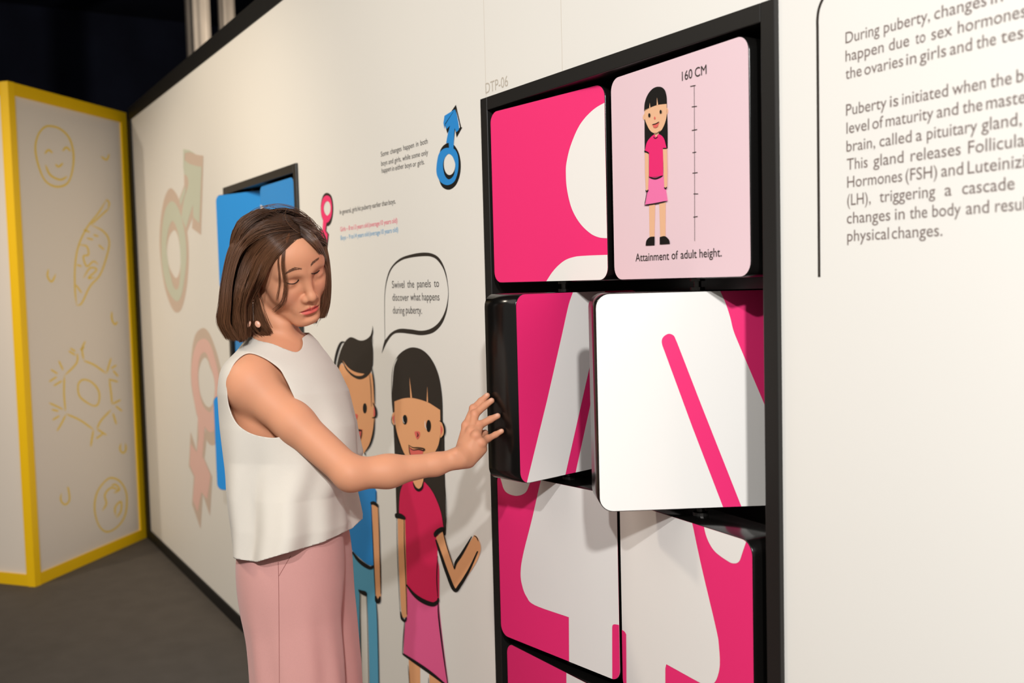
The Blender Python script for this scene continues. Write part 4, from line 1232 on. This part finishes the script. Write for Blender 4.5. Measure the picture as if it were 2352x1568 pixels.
for nm, pts in (('eyelashes', [(772, 818), (800, 828), (840, 829), (870, 812), (886, 790)]), ('eyelashes', [(1000, 734), (1025, 736), (1050, 727), (1072, 708)])):
    c = spline(FC(pts), 24)
    line = [cast(tree_head, *x, lift=0.0003) for x in c]
    line = [x for x in line if x is not None]
    paths = [line]; rad = [np.linspace(0.0008, 0.0011, len(line))]
    for i in range(0, len(line) - 1):
        b0 = line[i]; dr = np.array([0.2, -0.8, -0.5]); sgn = -0.35 if nm and pts[0][0] < 900 else 0.35
        dr = dr + np.array([sgn * (1 - 2 * i / len(line)), 0, 0])
        paths.append([b0, b0 + dr * 0.0022, b0 + dr * 0.0040 + [0, 0.0006, 0]]); rad.append(np.array([.00022, .00018, .00008]))
    v, q_ = tubes(paths, rad, 4)
    fast_mesh(nm, v, q_, m_lash, person)
# ------------------------------------------------------------------ hair: strands combed from a parting, draped over the skull and cut at the chin
def hair_strands(n, seed, lift0, lift1, cutlow, part_y=0.010):
    R_ = np.random.default_rng(seed)
    cen = np.array([-0.004, 0.0, 0.026]); rad = np.array([0.0945, 0.0750, 0.0805])
    u = R_.normal(size=(n * 4, 3)); u /= np.linalg.norm(u, axis=1)[:, None]
    root = cen + u * rad
    x, y, z = root.T
    hairline = 0.072 - 0.010 * np.cos(y * 30)
    keep = (z > 0.030 + 1.15 * np.clip(x - 0.035, 0, 1) + 0.25 * np.clip(np.abs(y) - 0.045, 0, 1)) & (x < 0.078) | ((x < 0.012) & (z > -0.030) & (z > -0.02 - 1.2 * (0.012 - x)) & (x < 0.0)) & (z > -0.045)
    keep = keep | ((np.abs(y) > 0.058) & (x < 0.026) & (x > -0.01) & (z > -0.012 + 0.5 * np.clip(x, 0, 1)))
    root = root[keep][:n]; x, y, z = root.T; n = len(root)
    side = np.where(y > part_y, 1.0, -1.0)
    # combing direction on the scalp: near side swept back over the ear, far side down beside the face, back of the head down
    front = np.clip((x + 0.005) / 0.07, 0, 1)
    far = y > part_y
    d = np.stack([np.where(far, 0.10, -0.10 - 0.30 * front), side * np.ones(n), np.full(n, -0.15)], 1)
    back = np.clip((-x - 0.015) / 0.06, 0, 1)
    d[:, 1] *= (1 - 0.8 * back); d[:, 0] -= 0.9 * back; d[:, 2] -= 0.6 * back
    d += R_.normal(size=d.shape) * 0.045
    lift = (lift0 + (lift1 - lift0) * R_.random(n)) * np.where(far, 0.8, 1.0)
    g = HA @ GDN
    nst, st = 50, 0.0075
    P = np.zeros((nst, n, 3)); p = root.copy(); v = d / np.linalg.norm(d, axis=1)[:, None]
    P[0] = p
    clump = np.sin(root[:, 0] * 150 + root[:, 2] * 90) * 0.5 + np.sin(root[:, 1] * 170 - root[:, 0] * 70) * 0.5
    free = np.zeros(n, bool)
    outw = np.zeros((n, 3))
    down = np.array([0.05, 0, -1.0])
    wob = R_.normal(size=(n, 3)) * 0.02 + clump[:, None] * np.array([0.02, 0.02, 0])
    for s in range(1, nst):
        ra = rad + lift[:, None] * (0.35 + 0.65 * min(1, s / 9)) + 0.0010 * clump[:, None]
        nrm = (p - cen) / ra ** 2
        nrm /= np.linalg.norm(nrm, axis=1)[:, None]
        dn = np.where(far[:, None], 0.5 * g + 0.5 * down, down)
        fr = np.clip((p[:, 0] - 0.0) / 0.05, 0, 1)
        v1 = v + dn * 0.10 + np.where(far, 0.0, -0.085)[:, None] * fr[:, None] * np.array([1.0, 0, 0]) + np.where(far, 0.22, 0.0)[:, None] * fr[:, None] * np.array([0, 1.0, 0.25])
        v1 = v1 - nrm * (v1 * nrm).sum(1)[:, None]
        v1 /= np.linalg.norm(v1, axis=1)[:, None] + 1e-9
        rel = (~free) & ((nrm @ g) > 0.02) & (s > 3) & np.where(far, (p[:, 1] > 0.050), np.where(p[:, 0] > -0.03, (nrm @ down > 0.06) & (p[:, 0] < 0.05), True))
        outw[rel] = nrm[rel]
        free |= rel
        v2 = np.where(far[:, None], 0.40 * v + 0.60 * (g + wob * 0.7 - outw * 0.02), 0.55 * v + 0.45 * (g + outw * 0.06 + wob))
        v2 /= np.linalg.norm(v2, axis=1)[:, None] + 1e-9
        v = np.where(free[:, None], v2, v1)
        p = p + v * st
        q_ = (p - cen) / ra
        k = np.linalg.norm(q_, axis=1)
        fix = (~free) | (k < 1)
        p[fix] = cen + (p - cen)[fix] / k[fix][:, None]
        low = p[:, 2] < -0.02
        rr = np.sqrt(((p[:, 0] + 0.01) / 0.080) ** 2 + (p[:, 1] / (0.070)) ** 2)
        w_ = low & (rr < 1.0) & (p[:, 0] < 0.03)
        p[w_, 0] = -0.01 + (p[w_, 0] + 0.01) / rr[w_]; p[w_, 1] = p[w_, 1] / rr[w_]
        P[s] = p
    C = HO + P @ HA                 # figure frame
    out = []
    jit = R_.normal(size=n) * 0.004
    for i in range(n):
        c = C[:, i]
        h_ = P[:, i]
        up_ = c[:, 1] > cutlow(root[i])
        if ((h_[:, 0] > 0.052) & (h_[:, 2] < 0.042) & (h_[:, 1] < 0.050) & up_).any(): continue
        if ((h_[:, 0] > 0.036 + 0.5 * np.clip(h_[:, 2], -0.02, 1)) & (h_[:, 2] < 0.035) & (h_[:, 1] < 0.0) & up_).any(): continue
        ylim = cutlow(root[i]) + jit[i]
        ok = np.nonzero(c[:, 1] < ylim)[0]
        e = ok[0] if len(ok) else nst
        if e < 6: continue
        c = c[:e + 1].copy()
        # tips turn in towards the neck
        m = len(c); tt = np.clip((np.arange(m) - (m - 8)) / 8, 0, 1) ** 2
        axis = HO + np.array([-0.01, 0, -0.12]) @ HA
        inn = axis - c[-1]; inn[1] = 0; inn /= np.linalg.norm(inn) + 1e-9
        c += inn[None] * (0.020 * tt)[:, None]
        out.append(c)
    return out

cut_u = lambda yy: -(yy - 784) / FPX * 2.06
def cut_main(r):
    return cut_u(758 if r[1] < 0.01 else 726)
strands = hair_strands(7000, 11, 0.012, 0.022, cut_main) + hair_strands(4000, 12, 0.005, 0.013, cut_main)
# near-side curtain: from the parting across the temple, over the ear and down
GD = [[(692, 537), (650, 570), (621, 604), (604, 636), (590, 662), (574, 694), (568, 770)],
      [(685, 520), (632, 552), (594, 595), (574, 640), (560, 672), (552, 712), (558, 778)],
      [(672, 506), (606, 528), (560, 575), (540, 635), (534, 695), (534, 745), (556, 782)],
      [(655, 496), (585, 510), (534, 560), (514, 630), (506, 695), (502, 740), (520, 776)]]
GD = np.array(GD, float)
def near_lock(k, lf, o):
    i = min(int(k), 2); f = k - i
    g_ = GD[i] * (1 - f) + GD[i + 1] * f
    pts = []; zl = None
    for j, (x_, y_) in enumerate(g_):
        c = cast(tree_head, x_ + o[0] * (0.4 + 0.1 * j), y_ + o[1] * 0.4)
        z = c[2] if c is not None else (zl if zl is not None else 2.0)
        if j >= 3: z = min(z, zl + 0.012) if j < 5 else zl + 0.010
        if j == 4 and k < 1.0: z += 0.022 * (1 - k)
        zl = z
        pts.append(PT3(x_ + o[0] * (0.4 + 0.1 * j), y_ + o[1] * 0.4, z - lf * min(1, 0.25 + 0.35 * j)))
    return spline(pts, 30)
for _ in range(3400):
    k = 3.0 * rng.random() ** 1.25
    lf = (0.004 + 0.014 * rng.random()) * (0.55 + 0.45 * min(1, k))
    strands.append(near_lock(k, lf, rng.normal(size=2) * [4.0, 6.0]))
# hair tucked behind the ear, curling in under the jaw
for _ in range(900):
    o = rng.normal(size=2) * [9.0, 5.0]; dz = 0.014 * rng.random()
    strands.append(spline([PT3(x_ + o[0] * s_, y_ + o[1], z_ + dz) for x_, y_, z_, s_ in ((548, 618, 1.985, 1), (560, 655, 1.997, 1), (572, 690, 2.010, 1), (584, 725, 2.018, .9), (599, 754, 2.026, .8), (614, 768, 2.036, .6))], 24))
FG = np.array([[(692, 536), (712, 553), (731, 573), (744, 602), (747, 640), (742, 690), (726, 724)],
               [(690, 518), (715, 535), (737, 560), (749, 598), (752, 645), (748, 695), (736, 728)],
               [(672, 502), (702, 506), (730, 534), (747, 575), (754, 640), (751, 695), (743, 727)]], float)
for _ in range(1500):
    k = 2.0 * rng.random(); i = min(int(k), 1); f = k - i
    g_ = FG[i] * (1 - f) + FG[i + 1] * f
    o = rng.normal(size=2) * [1.6, 4.0]; lf = 0.003 + 0.010 * rng.random()
    zl = 2.0; pts = []
    for j, (x_, y_) in enumerate(g_):
        c = cast(tree_head, x_ + o[0], y_ + o[1] * 0.5) if j < 3 else None
        z = min(c[2], zl + 0.03) - lf if c is not None else max(zl + 0.008, 2.052 - lf + 0.006 * (j - 3))
        zl = z
        pts.append(PT3(x_ + o[0] * (0.5 + 0.25 * j), y_ + o[1] * 0.5, z))
    strands.append(spline(pts, 26))
radii = [np.interp(np.linspace(0, 1, len(s)), [0, 0.1, 0.8, 1], [0.00035, 0.00050, 0.00045, 0.00014]) for s in strands]
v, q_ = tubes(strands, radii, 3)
print('hair', len(v))
m_hair = mat('brown_hair', (98, 62, 40), 0.36, 0.45, 0.35, 60.0)
b = m_hair.node_tree.nodes['Principled BSDF']
b.inputs['Anisotropic'].default_value = 0.5
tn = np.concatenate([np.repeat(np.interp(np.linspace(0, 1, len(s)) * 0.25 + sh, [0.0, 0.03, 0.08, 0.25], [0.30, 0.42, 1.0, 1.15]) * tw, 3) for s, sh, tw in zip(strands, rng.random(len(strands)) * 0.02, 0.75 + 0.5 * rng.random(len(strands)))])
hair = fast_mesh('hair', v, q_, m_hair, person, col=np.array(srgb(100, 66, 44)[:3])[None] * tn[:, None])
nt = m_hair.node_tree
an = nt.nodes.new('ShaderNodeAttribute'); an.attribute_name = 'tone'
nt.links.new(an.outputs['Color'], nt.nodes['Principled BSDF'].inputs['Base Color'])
m_lock = mat('loose_brown_hair', (92, 58, 38), 0.40, 0.35, 0.2, 60.0)
# fine loose locks by the near temple and the far cheek
loose = []
for pts, n, sp in (([(664, 540), (654, 562), (649, 606), (656, 655), (649, 694), (630, 713)], 26, 5), ([(655, 545), (640, 590), (643, 644), (637, 688)], 12, 4)):
    for _ in range(n):
        o = rng.normal(size=2) * [sp * 0.5, 3]
        cc = [cast(tree_head, p[0] + o[0] * (0.4 + 0.3 * i), p[1] + o[1], 0.003 + 0.001 * i) for i, p in enumerate(pts)]
        if any(c is None for c in cc): continue
        loose.append(spline(cc, 22))
for _ in range(24):
    o = rng.normal(size=3) * [2, 3, 0.004]
    loose.append(spline([PT3(p[0] + o[0] * (0.3 + 0.35 * i), p[1] + o[1], p[2] + o[2]) for i, p in enumerate([(724, 565, 2.02), (738, 596, 2.03), (750, 622, 2.035), (748, 662, 2.04), (743, 705, 2.045)])], 22))
v, q_ = tubes(loose, [np.linspace(0.0004, 0.00015, 22)] * len(loose), 4)
fast_mesh('loose_strands', v, q_, m_lock, hair)

# ------------------------------------------------------------------ white sleeveless top
TOP = [(780, 562, 735, .10), (830, 533, 744, .135), (900, 522, 790, .160), (975, 525, 817, .170), (1048, 531, 829, .172), (1128, 543, 803, .185), (1197, 551, 814, .196), (1300, 557, 806, .204), (1400, 557, 800, .204)]
def f_top(p):
    py = 784 - p[:, 1] / 2.07 * FPX
    l, r, b_ = lerp_tab(py, TOP)
    Zc = 2.105
    rl = (l - 1176) / FPX * Zc; rr = (r - 1176) / FPX * Zc
    c = (rl + rr) / 2; a = (rr - rl) / 2
    x = (p[:, 0] - c) / a; zz = (p[:, 2] - Zc) / b_
    x = x - 0.02 * zz
    phi = np.arctan2(zz, x)
    rho = (np.abs(x) ** 2.2 + np.abs(zz) ** 2.2) ** (1 / 2.2)
    dn = np.clip((py - 850) / 400, 0, 1)
    fold = 0.0065 * dn * np.sin(phi * 7 + 0.8 + py * 0.004) + 0.0050 * np.sin(phi * 4 + py * 0.016) * np.clip((py - 820) / 150, 0, 1) + 0.003 * dn * np.sin(phi * 13 + py * 0.01)
    d = (rho - 1) * np.minimum(a, b_) - fold
    d = smax(d, p[:, 1] - (-(842 - 784) / FPX * 2.08), 0.03)
    t = elp(p, PT3(652, 935, 2.105), (0.107, 0.172, 0.153), TA)
    t = smin(t, seg(p, NKB + [0, -0.022, 0], SHR + [0.0, 0.004, 0.01], 0.058, 0.049), 0.04)
    t = smin(t, seg(p, NKB + [0, -0.022, 0], SHL, 0.058, 0.046), 0.04)
    return smin(d, t, 0.045)
V, Q = surface(f_top, (-0.70, -0.58, 1.84), (-0.24, 0.08, 2.36), 0.003)
def poly_sd(px, py, poly):
    """signed distance to a closed polygon in pixels, negative inside"""
    P = np.array(poly, float); d = np.full(len(px), 1e9); ins = np.zeros(len(px), bool)
    for i in range(len(P)):
        a, b = P[i - 1], P[i]
        e = b - a; wv = np.stack([px - a[0], py - a[1]], 1)
        t = np.clip((wv @ e) / (e @ e), 0, 1)
        d = np.minimum(d, np.linalg.norm(wv - t[:, None] * e, axis=1))
        c = ((a[1] <= py) != (b[1] <= py)) & (px < (b[0] - a[0]) * (py - a[1]) / (b[1] - a[1] + 1e-12) + a[0])
        ins ^= c
    return np.where(ins, -d, d) / 1100.0
px = 1176 + V[:, 0] / V[:, 2] * FPX; py = 784 - V[:, 1] / V[:, 2] * FPX
hole = smooth_poly([(570, 811), (545, 826), (529, 852), (522, 890), (525, 930), (541, 968), (566, 990), (600, 1002), (640, 1004), (672, 985), (680, 930), (667, 893), (655, 868), (640, 845), (605, 821)], 5)
val = np.where(V[:, 2] < 2.07, poly_sd(px, py, hole), 1.0)
val = np.minimum(val, np.where(V[:, 2] > 2.14, np.linalg.norm(V - PT3(742, 850, 2.30), axis=1) - 0.088, 1.0))
farcut = [(698, 735), (711, 766), (723, 787), (734, 806), (748, 838), (790, 838), (790, 690), (698, 690)]
val = np.minimum(val, np.where(V[:, 2] > 2.13, poly_sd(px, py, farcut), 1.0))
nk = (V - PT3(645, 775, 2.10)) / np.array([0.056, 0.034, 0.098])
nk[:, 1] = np.minimum(nk[:, 1], 0)
val = np.minimum(val, (np.linalg.norm(nk, axis=1) - 1) * 0.05)
collar = smooth_poly([(588, 740), (586, 772), (600, 783), (628, 791), (655, 802), (679, 809), (692, 801), (696, 786), (691, 768), (682, 745)], 5)
val = np.minimum(val, poly_sd(px, py, collar))
hem = np.interp(px, [520, 543, 590, 650, 740, 808, 830], [1272, 1283, 1290, 1272, 1245, 1213, 1192])
val = np.minimum(val, (hem - py) / 1100.0)
V, T = clip_tris(V, Q, val)
m_top = mat('white_crepe', (208, 200, 188), 0.8, 0.15, 0.02, 400.0, 0.12, bscale=1400.0, sheen=0.1)
top = fast_mesh('sleeveless_top', V, T, m_top, person)
sd = top.modifiers.new('thickness', 'SOLIDIFY'); sd.thickness = 0.0022; sd.offset = 0

# ------------------------------------------------------------------ pink wide trousers
TR = [(1200, 566, 790), (1290, 561, 802), (1400, 563, 813), (1500, 572, 822), (1568, 577, 829), (1900, 600, 850), (2300, 612, 870)]
def f_tr(p):
    py = 784 - p[:, 1] / 2.08 * FPX
    l, r = lerp_tab(py, TR)
    k = 2.03 / FPX
    def el(cx, hw, Zc, hz):
        x = (p[:, 0] - (cx - 1176) / FPX * Zc) / (hw / FPX * Zc); z = (p[:, 2] - Zc) / hz
        ph = np.arctan2(z, x)
        fo = (0.0022 * np.sin(ph * 6 + py * 0.006) + 0.0016 * np.sin(ph * 11 - py * 0.004)) * np.clip((py - 1300) / 200, 0, 1)
        return (np.sqrt(x * x + z * z) - 1) * 0.10 - fo
    near = el(l + 108, 108, 2.035, 0.096)
    far = el(r - 108, 108, 2.205, 0.100)
    d = smin(near, far, 0.02)
    hip = elp(p, PT3(674, 1290, 2.11), (0.106, 0.16, 0.158))
    d = smin(d, hip, 0.05)
    d = smax(d, p[:, 1] - (-(1215 - 784) / FPX * 2.08), 0.01)
    return d
V, Q = surface(f_tr, (-0.66, -1.36, 1.86), (-0.24, -0.36, 2.36), 0.005)
V, T = clip_tris(V, Q, V[:, 1] - (floor_u(-0.46, 2.1) + 0.10))
m_tr = mat('dusty_pink_twill', (202, 148, 141), 0.85, 0.12, 0.04, 500.0, 0.15, bscale=1200.0, sheen=0.15)
tr = fast_mesh('trousers', V, T, m_tr, person)
tt_ = bvh(V, T)
m_seam = mat('seam_thread', (150, 98, 92), 0.9, 0.1)
for pts in ([(639, 1290), (640, 1340), (641, 1440), (642, 1600)], [(668, 1276), (655, 1298), (641, 1322)]):
    line = [cast(tt_, *x, lift=0.0001) for x in spline(pts, 40)]
    line = [x for x in line if x is not None]
    v, q_ = tubes([line], [np.full(len(line), 0.0006)], 5)
    fast_mesh('seam', v, q_, m_seam, tr)

# ------------------------------------------------------------------ earring
ring_c = cast(tree_head, 590, 690)
if ring_c is None: ring_c = PT3(590, 690, 2.0)
ring_c = np.array([PT3(590, 690, ring_c[2])[0], PT3(590, 690, ring_c[2])[1], min(ring_c[2], 2.02) - 0.020])
m_silver = mat('silver', (205, 200, 195), 0.2, 0.5, metal=1.0)
m_petal = mat('shell_petal', (214, 158, 130), 0.35, 0.5)
ey = [ring_c + GDN * s for s in np.linspace(0, 0.042, 12)]
v, q_ = tubes([ey], [np.full(12, 0.0005)], 6)
er = fast_mesh('earring', v, q_, m_silver, person)
def ball(c, r, ax, nu=10, nv=14):
    th = np.linspace(0, math.pi, nu); ph = np.linspace(0, 2 * math.pi, nv, endpoint=False)
    V = np.array([[math.sin(t) * math.cos(f), math.sin(t) * math.sin(f), math.cos(t)] for t in th for f in ph]) * r
    Q = [(i * nv + j, i * nv + (j + 1) % nv, (i + 1) * nv + (j + 1) % nv, (i + 1) * nv + j) for i in range(nu - 1) for j in range(nv)]
    return V @ np.asarray(ax) + c, np.array(Q)
for s, r in ((0.0, 0.0026), (0.006, 0.0020)):
    v, q_ = ball(ring_c + GDN * s + [0, 0, -0.001], np.array([r] * 3), np.eye(3))
    fast_mesh('stud', v, q_, m_silver, er)
for dx, an_ in ((0.008, 0.5), (-0.010, -0.45)):
    c_, s_ = math.cos(an_), math.sin(an_)
    v, q_ = ball(ring_c + GDN * 0.049 + [dx, 0, 0.0], np.array([0.0042 if dx < 0 else 0.0056, 0.0075, 0.0020]), np.array([[c_, s_, 0], [-s_, c_, 0], [0, 0, 1]]))
    fast_mesh('petal', v, q_, m_petal, er)
